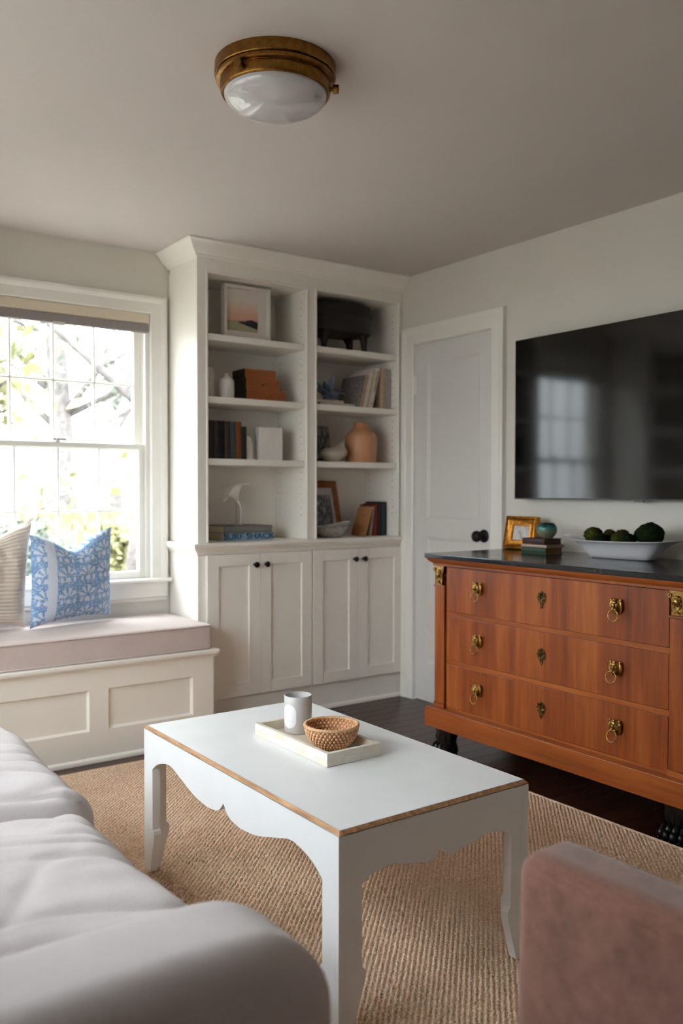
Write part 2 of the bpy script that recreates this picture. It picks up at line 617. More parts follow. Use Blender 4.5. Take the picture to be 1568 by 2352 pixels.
mitre(cas, pj, DY0, DY1, 0, DZ, XB)
cas.build('casing', TRIM, d1)
jm = M()
jm.box(XB + .001, XB + .05, DY0 - .0005, DY0 + .0025, 0, DZ); jm.box(XB + .001, XB + .05, DY1 - .0025, DY1 + .0005, 0, DZ); jm.box(XB + .001, XB + .05, DY0, DY1, DZ - .0025, DZ)
jm.build('jamb', TRIM, d1)
kn = M()
kn.lathe([(.001, 0), (.034, 0), (.034, -.004), (.030, -.009), (.012, -.012), (.011, -.03), (.02, -.036), (.0285, -.046), (.030, -.056), (.0265, -.066), (.015, -.072), (.001, -.073)], (fx, 3.208, .951), 28, 'x', cap=False)
auto_smooth(kn.build('door_knob', BLACK, ds), 50)
M().box(fx - .0005, fx + .004, DY0 + .003, DY0 + .008, .905, .985).build('latch_plate', BLACK, ds)
hg = M().lathe([(.0055, 0), (.0055, .1)], (XB - .006, DY1 - .001, 1.726), 12)
hg.ell((XB - .006, DY1 - .001, 1.722), (.006, .006, .006)); hg.ell((XB - .006, DY1 - .001, 1.83), (.006, .006, .006))
hg.box(XB - .004, XB + .003, DY1 - .022, DY1 - .002, 1.73, 1.823)
hg.build('hinge', TRIM, d1)

# ------------------------------------------------------------------ window
w1 = struct(empty('window_1', ((WX0 + WX1) / 2, YW, WZ0)), 'white double hung window with eight panes in each sash')
cs = M()
x0, x1 = WX0, WX1
cw = .086
prof = [(0, 0), (0, .010), (.006, .016), (cw * .62, .016), (cw * .70, .021), (cw - .014, .027), (cw, .027), (cw, 0)]
ring = []
for (xx, zz, sx, sz) in ((x0, WZ0, -1, 0), (x0, WZ1, -1, 1), (x1, WZ1, 1, 1), (x1, WZ0, 1, 0)):
    ring.append([(xx + sx * o_, YW - t_, zz + sz * o_) for o_, t_ in prof])
n_ = len(prof)
cs.add([p for r_ in ring for p in r_], [(i * n_ + k, (i + 1) * n_ + k, (i + 1) * n_ + (k + 1) % n_, i * n_ + (k + 1) % n_) for i in range(3) for k in range(n_)])
cs.build('casing', TRIM, w1)
st = M()
st.prism([(YW + .02, .715), (YW - .048, .715), (YW - .054, .721), (YW - .054, .730), (YW - .048, .736), (YW + .02, .736)], 'x', x0 - cw - .012, x1 + cw + .012)
st.build('sill', TRIM, w1, bevel=.001)
ap = M()
ap.prism([(YW, .715), (YW - .022, .715), (YW - .022, .64), (YW - .014, .63), (YW - .014, .620), (YW, .618)], 'x', x0 - cw, x1 + cw)
ap.build('apron', TRIM, w1)
jb = M()
jb.box(x0, x0 + .014, YW + .001, YW + .139, WZ0, WZ1); jb.box(x1 - .014, x1, YW + .001, YW + .139, WZ0, WZ1)
jb.box(x0 + .014, x1 - .014, YW + .001, YW + .139, WZ1 - .014, WZ1); jb.box(x0 + .014, x1 - .014, YW + .02, YW + .139, WZ0, WZ0 + .02)
# parting stops
for xx in (x0 + .014, x1 - .022):
    jb.box(xx, xx + .008, YW + .002, YW + .014, WZ0 + .021, WZ1 - .0145)
    jb.box(xx, xx + .008, YW + .053, YW + .060, WZ0 + .021, WZ1 - .0145)
jb.build('frame', TRIM, w1)
GX0, GX1 = .922, 1.740
def sash(y0, y1, z0, z1, gz0, gz1, gx0, gx1, nr):
    sh = M()
    a, b = x0 + .0155, x1 - .0155
    sh.box(a, gx0, y0, y1, z0, z1); sh.box(gx1, b, y0, y1, z0, z1)
    sh.box(gx0, gx1, y0, y1, z0, gz0); sh.box(gx0, gx1, y0, y1, gz1, z1)
    so = sh.build('sash', TRIM, w1, bevel=.003)
    yc = (y0 + y1) / 2
    pw = (gx1 - gx0) / 4; ph = (gz1 - gz0) / 2
    for i in range(1, 4):
        xm = gx0 + pw * i
        M().prism([(xm - .0055, y0 + .008), (xm - .003, y0 + .004), (xm + .003, y0 + .004), (xm + .0055, y0 + .008), (xm + .0055, y1 - .008), (xm - .0055, y1 - .008)], 'z', gz0, gz1).build('muntin', TRIM, so)
    zm = gz0 + ph
    for i in range(4):
        xa = gx0 + pw * i + (.0055 if i else 0); xb = gx0 + pw * (i + 1) - (.0055 if i < 3 else 0)
        M().prism([(y0 + .008, zm - .0055), (y0 + .004, zm - .003), (y0 + .004, zm + .003), (y0 + .008, zm + .0055), (y1 - .008, zm + .0055), (y1 - .008, zm - .0055)], 'x', xa, xb).build('muntin', TRIM, so)
        for j in range(2):
            za = gz0 + (.0 if j == 0 else ph + .0055); zb = gz0 + (ph - .0055 if j == 0 else 2 * ph)
            M().box(xa, xb, yc + .001, yc + .004, za, zb).build('pane', PANE, so)
    return so
lo_ = sash(YW + .016, YW + .052, .737, 1.420, .772, 1.394, GX0, GX1, 2)
up_ = sash(YW + .061, YW + .097, 1.388, WZ1 - .015, 1.424, 2.022, GX0 - .006, GX1 - .006, 2)
lk = M().lathe([(.018, 0), (.018, .006), (.010, .008), (.010, .016)], (1.33, YW + .034, 1.420), 16)
lk.box(1.31, 1.372, YW + .027, YW + .037, 1.430, 1.438)
lk.build('sash_lock', SILVER, lo_, bevel=.001)

# roller blind inside the head of the window
rb = thing('roller_blind', 'cream and grey roller blind rolled up at the top of the window', 'blind', (1.33, YW - .01, 1.985))
M().box(x0 + .003, x1 - .004, YW - .012, YW + .012, 2.036, 2.0835).build('valance', cm('cream_blind', (226, 212, 190), .7, .02), rb, bevel=.002)
auto_smooth(M().rbox(x0 + .006, x1 - .007, YW - .010, YW + .010, 1.985, 2.034, .008, (4, 2, 2)).build('hem_bar', cm('grey_blind_fabric', (150, 142, 142), .8, .05, 60, .3, 500), rb))
M().rbox(1.30, 1.36, YW - .0125, YW - .0085, 1.978, 1.993, .0018, (2, 1, 2)).build('pull_tab', cm('clear_tab', (222, 220, 205), .4), rb)

# ------------------------------------------------------------------ built-in bookcases either side of the window bay
XS, XE = 1.90, XB - .002
BK = 4.186
SHZ = (1.962, 1.652, 1.344)            # shelf tops
ZC = .925                              # counter top
def bookcase(labels):
    lb, lc, l1, l2 = labels
    b = thing('built_in_bookcase', lb, 'bookcase', (2.55, 4.02, ZC))
    s = M(); s.box(XS, XS + .02, YB + .02, BK - .012, ZC + .001, 2.397)
    s.box(XS + .02, 1.96, YB + .0205, BK - .012, ZC + .001, 2.397)
    s.build('side_panel', CABINET, b)
    M().box(2.536, 2.605, YB + .02, BK - .012, ZC + .001, 2.3).build('partition', CABINET, b)
    M().box(3.165, XE, YB + .02, BK - .012, ZC + .001, 2.3).build('side_panel', CABINET, b)
    M().box(XS, XE, BK - .0115, BK, ZC + .001, 2.3).build('back_panel', CABINET, b)
    M().box(1.9605, 2.5355, YB + .02, BK - .012, 2.252, 2.29).build('top_panel', CABINET, b)
    M().box(2.6055, 3.1645, YB + .02, BK - .012, 2.252, 2.29).build('top_panel', CABINET, b)
    # face frame with a small bead round each opening
    ff = M()
    ff.box(XS, 1.9595, YB, YB + .0195, ZC + .001, 2.398); ff.box(2.5365, 2.6045, YB, YB + .0195, ZC + .001, 2.2515)
    ff.box(3.1655, XE, YB, YB + .0195, ZC + .001, 2.398); ff.box(1.9595, 3.1655, YB, YB + .0195, 2.2515, 2.398)
    ff.build('face_frame', CABINET, b)
    for xa, xb in ((1.9597, 2.5363), (2.6047, 3.1653)):
        bd = M()
        w = .010
        for (p, q) in (((xa, ZC), (xa, 2.2515)), ((xb, ZC), (xb, 2.2515))):
            sg = -1 if p[0] == xa else 1
            bd.prism([(p[0] + sg * .012, YB - .0005), (p[0] + sg * .009, YB - .004), (p[0] + sg * .003, YB - .004), (p[0], YB + .001), (p[0], YB + .004), (p[0] + sg * .012, YB + .004)], 'z', ZC + .001, 2.2515)
        bd.prism([(YB - .0005, 2.2635), (YB - .004, 2.2605), (YB - .004, 2.2545), (YB + .001, 2.2515), (YB + .004, 2.2515), (YB + .004, 2.2635)], 'x', xa - .012, xb + .012)
        bd.build('opening_bead', CABINET, b)
    for xa, xb in ((1.961, 2.535), (2.606, 3.164)):
        for z in SHZ:
            M().box(xa, xb, YB + .012, BK - .013, z - .032, z).build('shelf', CABINET, b, bevel=.0015)
    ph = M()
    for x, sg in ((1.9603, 1), (2.5357, -1), (2.6053, 1), (3.1647, -1)):
        for yy in (YB + .05, BK - .06):
            z = ZC + .13
            while z < 2.2:
                if all(not (t - .04 < z < t + .008) for t in SHZ):
                    ph.lathe([(.0027, 0), (.0027, .0006 * sg)], (x, yy, z), 8, 'x')
                z += .038
    ph.build('shelf_pin_holes', cm('pin_hole_shadow_wood', (60, 54, 46), .9), b)['kind'] = 'stuff'
    # crown moulding, mitred round the exposed end
    pr = [(0, 2.322), (.006, 2.322), (.008, 2.328), (.014, 2.332), (.016, 2.337), (.02, 2.339), (.03, 2.346), (.042, 2.358), (.054, 2.374), (.064, 2.386), (.068, 2.389), (.074, 2.391), (.075, 2.3985), (0, 2.3985)]
    cr = M()
    rings = [[(XS - o_, BK, z) for o_, z in pr], [(XS - o_, YB - o_, z) for o_, z in pr], [(XE, YB - o_, z) for o_, z in pr]]
    n = len(pr)
    cr.add([p for r_ in rings for p in r_], [(i * n + k, i * n + (k + 1) % n, (i + 1) * n + (k + 1) % n, (i + 1) * n + k) for i in range(2) for k in range(n)])
    auto_smooth(cr.build('crown_moulding', CABINET, b), 25)
    # counter ledge
    pr = [(-.19, .8655), (.0, .8655), (.003, .868), (.006, .876), (.012, .884), (.020, .890), (.028, .897), (.031, .905), (.034, .908), (.035, .914), (.034, .921), (.030, .9245), (-.19, .9245)]
    c = M()
    rings = [[(XS - min(o_, .03) if o_ > -.1 else XS + .1, BK, z) for o_, z in pr], [(XS - o_ if o_ > -.1 else XS + .1, YB - o_ if o_ > -.1 else YB + .1, z) for o_, z in pr], [(XE, YB - o_ if o_ > -.1 else YB + .1, z) for o_, z in pr]]
    n = len(pr)
    c.add([p for r_ in rings for p in r_], [(i * n + k, i * n + (k + 1) % n, (i + 1) * n + (k + 1) % n, (i + 1) * n + k) for i in range(2) for k in range(n)])
    c.box(XS + .1, XE, YB + .1, BK, .8655, .9245)
    co = c.build('countertop', CABINET, None)
    tag(auto_smooth(co, 30), lc, 'countertop')
    # two base cabinets with a pair of shaker doors each
    for (cx0, cx1, dx0, dmid, dx1, lab) in ((XS, 2.5630, 1.942, 2.243, 2.5605, l1), (2.5650, XE, 2.5680, 2.8715, 3.187, l2)):
        k = thing('base_cabinet', lab, 'cabinet', ((cx0 + cx1) / 2, 4.02, 0))
        bb = M()
        bb.box(cx0, cx1, YB, BK, .1425, .8645); bb.box(cx0, cx1, YB, BK, .001, .142)
        bb.build('body', CABINET, k)
        M().prism([(YB - .014, .001), (YB, .001), (YB, .022), (YB - .005, .021), (YB - .011, .016), (YB - .014, .008)], 'x', cx0, cx1).build('shoe_moulding', CABINET, k)
        for da, db, kx in ((dx0, dmid - .0012, dmid - .033), (dmid + .0012, dx1, dmid + .030)):
            z0, z1 = .1435, .8638
            w = .064
            d = M()
            y0, y1 = YB - .0205, YB - .001
            d.box(da, da + w, y0, y1, z0, z1); d.box(db - w, db, y0, y1, z0, z1)
            d.box(da + w, db - w, y0, y1, z0, z0 + .06); d.box(da + w, db - w, y0, y1, z1 - .058, z1)
            dr = d.build('door', CABINET, k, bevel=.0015)
            M().box(da + w, db - w, y0 + .0095, y1 - .001, z0 + .06, z1 - .058).build('panel', CABINET, dr)
            kb = M().lathe([(.001, 0), (.0085, 0), (.007, -.004), (.006, -.013), (.0125, -.017), (.0155, -.022), (.0145, -.027), (.009, -.0305), (.001, -.031)], (kx, y0, .8085), 20, 'y', cap=False)
            auto_smooth(kb.build('knob', BLACK, dr), 60)
    return b
bookcase(('tall white built in bookcase with two bays of shelves beside the door', 'white moulded ledge running under the bookcase shelves above cabinet doors',
          'white base cabinet nearest the window bench with two shaker doors', 'white base cabinet nearest the closet door with two shaker doors'))
MIRROR[0] = BAY0 + XS
bookcase(('empty white built in bookcase on the sofa side of the window', 'white moulded ledge of the bookcase on the sofa side of window',
          'white base cabinet on the sofa side of bench next to window', 'white base cabinet in the corner behind the sofa'))
MIRROR[0] = None

# ------------------------------------------------------------------ window bench
YN = 3.6675
bn = thing('window_bench', 'white panelled window bench built in under the window', 'bench', (1.33, 3.9, 0))
bx0, bx1 = BAY0 + .004, 1.8985
m = M()
m.box(bx0, 1.885, YN + .018, YB - .002, .001, .404)
m.box(bx0, bx1 - .001, YB - .002, BK, .001, .404)
m.build('body', CABINET, bn)
m = M()
zr0, zr1 = .1395, .318
m.box(bx0, 1.885, YN, YN + .0175, .001, zr0); m.box(bx0, 1.885, YN, YN + .0175, zr1, .404)
for a, b in ((bx0, .88), (1.287, 1.372), (1.778, 1.885)):
    m.box(a, b, YN, YN + .0175, zr0, zr1)
m.build('front_frame', CABINET, bn)
for a, b in ((.88, 1.287), (1.372, 1.778)):
    pn = M().box(a, b, YN + .012, YN + .0175, zr0, zr1)
    w = .009
    for p, q in (((a, zr0), (b, zr0)), ((b, zr0), (b, zr1)), ((b, zr1), (a, zr1)), ((a, zr1), (a, zr0))):
        cx, cz = (a + b) / 2, (zr0 + zr1) / 2
        inn = lambda t: (t[0] + math.copysign(w, cx - t[0]), t[1] + math.copysign(w, cz - t[1]))
        pi_, qi = inn(p), inn(q)
        pn.add([(p[0], YN + .003, p[1]), (q[0], YN + .003, q[1]), (qi[0], YN + .0125, qi[1]), (pi_[0], YN + .0125, pi_[1])], [(0, 1, 2, 3)])
    pn.build('panel', CABINET, bn)
m = M()
pr = [(YN + .02, .4045), (YN - .004, .4045), (YN - .006, .410), (YN - .010, .413), (YN - .018, .417), (YN - .021, .424), (YN - .021, .433), (YN - .017, .438), (YN + .02, .438)]
m.prism(pr, 'x', bx0, 1.852); m.prism(pr, 'x', 1.8526, 1.907)
m.box(bx0, 1.8975, YN + .02, YB - .04, .4045, .438); m.box(bx0, 1.8975, YB - .04, BK, .4045, .438)
m.build('seat_board', CABINET, bn)
M().prism([(YN - .013, .001), (YN, .001), (YN, .024), (YN - .005, .022), (YN - .011, .016), (YN - .013, .008)], 'x', bx0, 1.886).build('shoe_moulding', CABINET, bn)

def crownfn(p, n, u, v, w):
    if w > -.2:
        k = max(0, 1 - u ** 4) * max(0, 1 - v ** 4)
        p = p + Vector((0, 0, .008 * k * max(0, w)))
        p = p + n * (.0016 * noise.noise(p * 9))
    return p
cu = thing('bench_cushion', 'blush beige linen box cushion with piped edges on the window bench', 'cushion', (1.33, 3.9, .4385))
cx0, cx1, cy0, cy1 = BAY0 + .012, 1.877, YN + .003, 4.165
auto_smooth(M().rbox(cx0, cx1, cy0, cy1, .4388, .553, .012, (40, 20, 3), crownfn).build('cover', BENCHFAB, cu), 60)
pp = M()
for z in (.4435, .5475):
    r_ = .02
    loop = []
    for (ax, ay, a0) in ((cx1 - r_, cy1 - r_, 0), (cx0 + r_, cy1 - r_, 90), (cx0 + r_, cy0 + r_, 180), (cx1 - r_, cy0 + r_, 270)):
        for k in range(5):
            a = R(a0 + 22.5 * k)
            loop.append((ax + (r_ + .0005) * math.cos(a), ay + (r_ + .0005) * math.sin(a), z))
    pp.tube(loop + loop[:1], .0042, 6)
pp.build('piping', BENCHFAB, cu, smooth=True)

# ------------------------------------------------------------------ pillows on the bench
def pillow(name, label, w, h, T, c, yaw, tilt, mat, dent, ribs=0, n=56, roll=0, seed=0, cut=0):
    """cushion with pulled corners; local x across, z up, y out; u, v in -1..1"""
    vs = []; fs = []; uvs = []
    for side in (1, -1):
        for j in range(n + 1):
            for i in range(n + 1):
                u = i / n * 2 - 1; v = j / n * 2 - 1
                pin = 1 - .10 * (1 - abs(u) ** 2.2) * abs(v) ** 3     # concave top and bottom edges
                pin2 = 1 - .07 * (1 - abs(v) ** 2.2) * abs(u) ** 3
                x = u * w / 2 * pin2; z = v * h / 2 * (pin if v < 0 else 1)
                if v > 0:   # chopped top: the middle drops, the corners stand up as ears
                    z -= dent * h * math.exp(-((u - cut) / .42) ** 2) * v ** 1.6
                    z -= .05 * h * v ** 6 * (1 - abs(u) ** 3)
                t_ = T * (max(0, 1 - abs(u) ** 2.6) ** .55) * (max(0, 1 - abs(v) ** 2.6) ** .55)
                if v > 0:
                    t_ *= 1 - .25 * v * math.exp(-((u - cut) / .5) ** 2)
                t_ *= 1 + .12 * noise.noise(Vector((u * 2.3, v * 2.3, seed + side)))
                t_ += .004 * noise.noise(Vector((u * 7, v * 7, seed * 2 + side))) * (1 - max(abs(u), abs(v)))
                if dent and v > .1:   # creases running up into the ears
                    t_ += .006 * math.sin((u * 1.2 + v * .8) * 16) * v * (1 - max(abs(u), abs(v))) * 2.2
                y = -side * t_ / 2
                if ribs:
                    y -= side * .0045 * (abs(math.sin(v * PI * ribs / 2)) - .5) * (1 if t_ > .02 else t_ / .02)
                vs.append((x, y, z)); uvs.append((u, v))
        o_ = 0 if side == 1 else (n + 1) ** 2
        for j in range(n):
            for i in range(n):
                q = (o_ + j * (n + 1) + i, o_ + j * (n + 1) + i + 1, o_ + (j + 1) * (n + 1) + i + 1, o_ + (j + 1) * (n + 1) + i)
                fs.append(q if side == 1 else q[::-1])
    m = M(); m.add(vs, fs)
    mm = Matrix.Translation(Vector(c)) @ Matrix.Rotation(R(yaw), 4, 'Z') @ Matrix.Rotation(R(tilt), 4, 'X') @ Matrix.Rotation(R(roll), 4, 'Y')
    m.xf(mm)
    zmin = min(p[2] for p in m.v)
    m.v = [(p[0], p[1], p[2] - zmin + .5625) for p in m.v]
    o = tag(m.build(name, mat, None, smooth=True), label, 'pillow')
    uv = o.data.uv_layers.new(name='UVMap')
    li = np.zeros(len(o.data.loops), dtype=np.int32)
    o.data.loops.foreach_get('vertex_index', li)
    uv.data.foreach_set('uv', (np.array(uvs)[li] * .5 + .5).ravel())
    return o

def m_block_print():
    m, t, b = base('blue_block_print_cotton', (120, 160, 205), .9, 0, .2)
    uv = t.co('UV')
    sx, sy, _ = t.sep(uv)
    # border strip at the left: printed band, plain band, then the field
    def cell(u, n, off=0.0):
        return t.m('SUBTRACT', t.m('FRACT', t.m('MULTIPLY_ADD', u, n, off)), .5)
    white = None
    cx = cell(sx, 4.2); cy = cell(sy, 4.2)
    # fan leaf: spokes round the foot of each tile
    dx, dy = cx, t.m('ADD', cy, .18)
    ang = t.m('ARCTAN2', dx, dy)
    rad = t.m('SQRT', t.m('ADD', t.m('MULTIPLY', dx, dx), t.m('MULTIPLY', dy, dy)))
    spoke = t.m('GREATER_THAN', t.m('SINE', t.m('MULTIPLY', ang, 8.5)), -.1)
    ringm = t.m('MULTIPLY', t.m('LESS_THAN', rad, .46), t.m('GREATER_THAN', rad, .13))
    fan = t.m('MULTIPLY', t.m('MULTIPLY', spoke, ringm), t.m('LESS_THAN', t.m('ABSOLUTE', ang), 1.5))
    # round flower under the fan, small drops either side
    ax, ay = cx, t.m('ADD', cy, .36)
    ax2 = t.m('MULTIPLY', ax, .92)
    dot = t.m('LESS_THAN', t.m('ADD', t.m('MULTIPLY', ax2, ax2), t.m('MULTIPLY', ay, ay)), .013)
    bx_ = t.m('SUBTRACT', t.m('ABSOLUTE', cx), .31)
    drop = t.m('LESS_THAN', t.m('ADD', t.m('MULTIPLY', t.m('MULTIPLY', bx_, bx_), 3.0), t.m('MULTIPLY', ay, ay)), .016)
    leaf = t.m('GREATER_THAN', t.noise(t.mp(uv, (1, 1, 1)), 46, 1, .4), .57)
    white = t.m('MINIMUM', t.m('ADD', t.m('ADD', fan, dot), t.m('ADD', drop, t.m('MULTIPLY', leaf, .7))), 1)
    strip = t.m('MULTIPLY', t.m('GREATER_THAN', sx, .135), t.m('LESS_THAN', sx, .235))
    white = t.m('MAXIMUM', white, strip)
    wash = t.noise(uv, 9, 3)
    blue = t.ramp(wash, [(.3, lin((112, 150, 196))), (.7, lin((142, 174, 212)))])
    col = t.mix(t.m('MULTIPLY', white, .8), blue, lin((222, 226, 234)))
    t.l(col, b.inputs['Base Color'])
    t.l(t.bump(t.noise(t.mp(uv, (1, 1, 1)), 400, 2), .15, .001), b.inputs['Normal'])
    return m
BLUEP = m_block_print()
RIBBED = m_fabric('cream_ribbed_cotton', (222, 210, 196), 700, .06)
pillow('throw_pillow', 'blue and white block print pillow with two pointed ears on the bench', .42, .43, .15, (1.318, 3.98, .75), 13, 6, BLUEP, .17, seed=3, roll=-3)
pillow('throw_pillow', 'cream horizontally ribbed pillow at the left end of window bench', .315, .48, .15, (.968, 3.99, .78), 3, 7, RIBBED, .09, ribs=26, n=130, seed=8, roll=2)

# ------------------------------------------------------------------ jute rug: base cloth plus every knot of the weave
RX0, RX1, RY0, RY1 = -.2, 2.553, .25, 3.548
rg = thing('jute_rug', 'natural jute rug of chunky staggered knots under the coffee table', 'rug', (1.2, 1.9, 0))
M().box(RX0, RX1, RY0, RY1, .0006, .006).build('backing', JUTE, rg)
def knots():
    px, py = .0182, .0091
    rx, ry, rz = .0070, .0047, .0076
    nrm = 6
    tmpl = [(0, 0, 1.0)]
    for k in range(nrm):
        a = 2 * PI * k / nrm
        tmpl.append((math.cos(a) * .68, math.sin(a) * .68, .74))
    for k in range(nrm):
        a = 2 * PI * (k + .5) / nrm
        tmpl.append((math.cos(a), math.sin(a), 0))
    T_ = np.array(tmpl)
    fc = []
    for k in range(nrm):
        k2 = (k + 1) % nrm
        fc.append((0, 1 + k, 1 + k2))
        fc.append((1 + k, 1 + nrm + k, 1 + k2))
        fc.append((1 + k2, 1 + nrm + k, 1 + nrm + k2))
    FC = np.array(fc)
    pts = []
    row = 0
    yy = .35
    while yy < RY1 - .004:
        off = (row % 2) * px / 2
        xs = np.arange(.42 + off, RX1 - .006, px)
        pts.append(np.stack([xs, np.full_like(xs, yy)], 1))
        yy += py; row += 1
    P_ = np.concatenate(pts)
    g = np.random.default_rng(5)
    P_ = P_ + g.normal(0, .0007, P_.shape)
    N = len(P_)
    sc = g.uniform(.86, 1.12, (N, 1))
    rot = g.normal(.08, .22, N)
    X = T_[None, :, 0] * rx * sc; Y = T_[None, :, 1] * ry * sc
    Xr = X * np.cos(rot)[:, None] - Y * np.sin(rot)[:, None]
    Yr = X * np.sin(rot)[:, None] + Y * np.cos(rot)[:, None]
    Z = T_[None, :, 2] * rz * g.uniform(.85, 1.1, (N, 1)) + .0052
    V = np.stack([Xr + P_[:, 0:1], Yr + P_[:, 1:2], Z], 2).reshape(-1, 3)
    FF = (FC[None] + (np.arange(N) * len(T_))[:, None, None]).reshape(-1, 3)
    me = bpy.data.meshes.new('knots')
    og = np.array(ORG[rg.name])
    me.vertices.add(len(V)); me.vertices.foreach_set('co', (V - og).ravel().astype(np.float32))
    me.loops.add(FF.size); me.loops.foreach_set('vertex_index', FF.ravel().astype(np.int32))
    me.polygons.add(len(FF)); me.polygons.foreach_set('loop_start', np.arange(0, FF.size, 3, dtype=np.int32))
    me.polygons.foreach_set('use_smooth', np.ones(len(FF), dtype=bool))
    me.update(calc_edges=True)
    me.materials.append(JUTE)
    o = bpy.data.objects.new('knots', me); COL.objects.link(o); o.parent = rg
    o['kind'] = 'stuff'
knots()
bd = M()
bd.tube([(RX1 - .001, y_, .0066) for y_ in np.linspace(RY0, RY1, 60)], .0062, 8)
bd.tube([(x_, RY1 - .001, .0066) for x_ in np.linspace(RX0, RX1, 60)], .0062, 8)
bd.build('edge_binding', JUTE, rg, smooth=True)

# ------------------------------------------------------------------ coffee table
TX0, TX1, TY0, TY1, TZ = 1.056, 1.641, 1.482, 2.520, .460
TZF = .0142
PAINT = cm('chalky_white_paint', (236, 237, 238), .42, .02, 8)
ct = thing('coffee_table', 'white painted coffee table with scalloped aprons and worn wood edges', 'table', (1.348, 2.0, 0))
def bez(pts, n=8):
    """smooth polyline through control points (Catmull-Rom)"""
    out = []
    P = [pts[0]] + list(pts) + [pts[-1]]
    for i in range(1, len(P) - 2):
        for k in range(n):
            t = k / n
            p0, p1, p2, p3 = P[i - 1], P[i], P[i + 1], P[i + 2]
            out.append(tuple(.5 * (2 * p1[a] + (p2[a] - p0[a]) * t + (2 * p0[a] - 5 * p1[a] + 4 * p2[a] - p3[a]) * t * t + (3 * p1[a] - p0[a] - 3 * p2[a] + p3[a]) * t ** 3) for a in range(2)))
    out.append(tuple(pts[-1]))
    return out
def scallop(length, leg, zs, a):
    """lower edge of one apron from the leg to the middle cusp, mirrored"""
    half = length / 2
    pts = [(leg, zs[0]), (leg + (half - leg) * .10, zs[0] + (zs[1] - zs[0]) * .62), (leg + (half - leg) * a, zs[1]), (leg + (half - leg) * (a + .16), zs[1] - (zs[1] - zs[2]) * .35),
           (leg + (half - leg) * (a + .36), zs[2] + .008), (leg + (half - leg) * .80, zs[2])]
    c = bez(pts, 7)
    c2 = bez([(leg + (half - leg) * .80, zs[2]), (half - (half - leg) * .07, zs[2] + .009), (half, zs[3])], 6)[1:]
    L_ = c + c2
    return L_ + [(length - p[0], p[1]) for p in L_[-2::-1]]
def apron(axis, c0, c1, length, start, leg, zs, a, top=.4495):
    low = scallop(length, leg, zs, a)
    poly = [(start + p[0], p[1]) for p in low]
    m_ = M()
    n = len(poly)
    for i in range(n - 1):   # strips so the curved lower edge stays clean
        (u0, z0), (u1, z1) = poly[i], poly[i + 1]
        q = [(u0, z0), (u1, z1), (u1, top), (u0, top)]
        P3 = (lambda p, c: (c, p[0], p[1])) if axis == 'x' else (lambda p, c: (p[0], c, p[1]))
        v = [P3(p, c0) for p in q] + [P3(p, c1) for p in q]
        m_.add(v, [(0, 1, 2, 3), (7, 6, 5, 4), (0, 4, 5, 1)])
    return m_
LW = .062
zl = (.338, .3815, .3315, .3685); zs_ = (.332, .3565, .3325, .3605)
for xx in ((TX0, TX0 + .02), (TX1 - .02, TX1)):
    apron('x', xx[0], xx[1], TY1 - TY0, TY0, LW, zl, .27).build('apron', PAINT, ct)
for yy in ((TY0, TY0 + .02), (TY1 - .02, TY1)):
    apron('y', yy[0], yy[1], TX1 - TX0, TX0, LW, zs_, .34).build('apron', PAINT, ct)
# top with a worn chamfer all round
ch = .0085
tp = M()
pr_o = [(TX0, TY0), (TX1, TY0), (TX1, TY1), (TX0, TY1)]
pr_i = [(TX0 + ch, TY0 + ch), (TX1 - ch, TY0 + ch), (TX1 - ch, TY1 - ch), (TX0 + ch, TY1 - ch)]
tp.add([(x, y, TZ) for x, y in pr_i] + [(x, y, TZ - ch) for x, y in pr_o] + [(x, y, TZ - ch - .0005) for x, y in pr_o] + [(x, y, TZ - .022) for x, y in pr_o] , [(0, 1, 2, 3), (15, 14, 13, 12)] + [(8 + i, 8 + (i + 1) % 4, 12 + (i + 1) % 4, 12 + i) for i in range(4)][:0])
tp.build('top', PAINT, ct)
def m_worn():
    m, t, b = base('worn_edge_paint', (236, 237, 238), .5)
    v = t.co()
    n = t.noise(v, 24, 4, .7)
    f = t.m('GREATER_THAN', n, .335)
    wood = t.ramp(t.noise(t.mp(v, (30, 4, 30)), 3, 4), [(.3, lin((150, 102, 64))), (.7, lin((206, 162, 120)))])
    t.l(t.mix(f, lin((232, 230, 226)), wood), b.inputs['Base Color'])
    return m
we = M()
for i in range(4):
    j = (i + 1) % 4
    A, B, C_, D_ = pr_i[i], pr_i[j], pr_o[j], pr_o[i]
    we.add([(A[0], A[1], TZ - .0006), (B[0], B[1], TZ - .0006), (C_[0], C_[1], TZ - ch), (D_[0], D_[1], TZ - ch)], [(0, 3, 2, 1)])
we.build('worn_edge', m_worn(), ct)
# corner legs: two boards meeting at the corner, each with a stepped hoof at the foot
for sx, cx in ((1, TX0), (-1, TX1)):
    for sy, cy in ((1, TY0), (-1, TY1)):
        lg = M()
        hoof = [(0, .4488), (LW, .4488), (LW, .152), (LW + .006, .147), (LW + .010, .138), (LW + .008, .118), (LW - .002, .085), (LW - .022, TZF), (.012, TZF), (0, .035)]
        lg.prism([(cy + sy * u, z) for u, z in hoof], 'x', cx, cx + sx * .024)
        hoof2 = [(.0242, .4488)] + hoof[1:-2] + [(.0242, TZF)]
        lg.prism([(cx + sx * u, z) for u, z in hoof2], 'y', cy, cy + sy * .024)
        lg.build('leg', PAINT, ct)

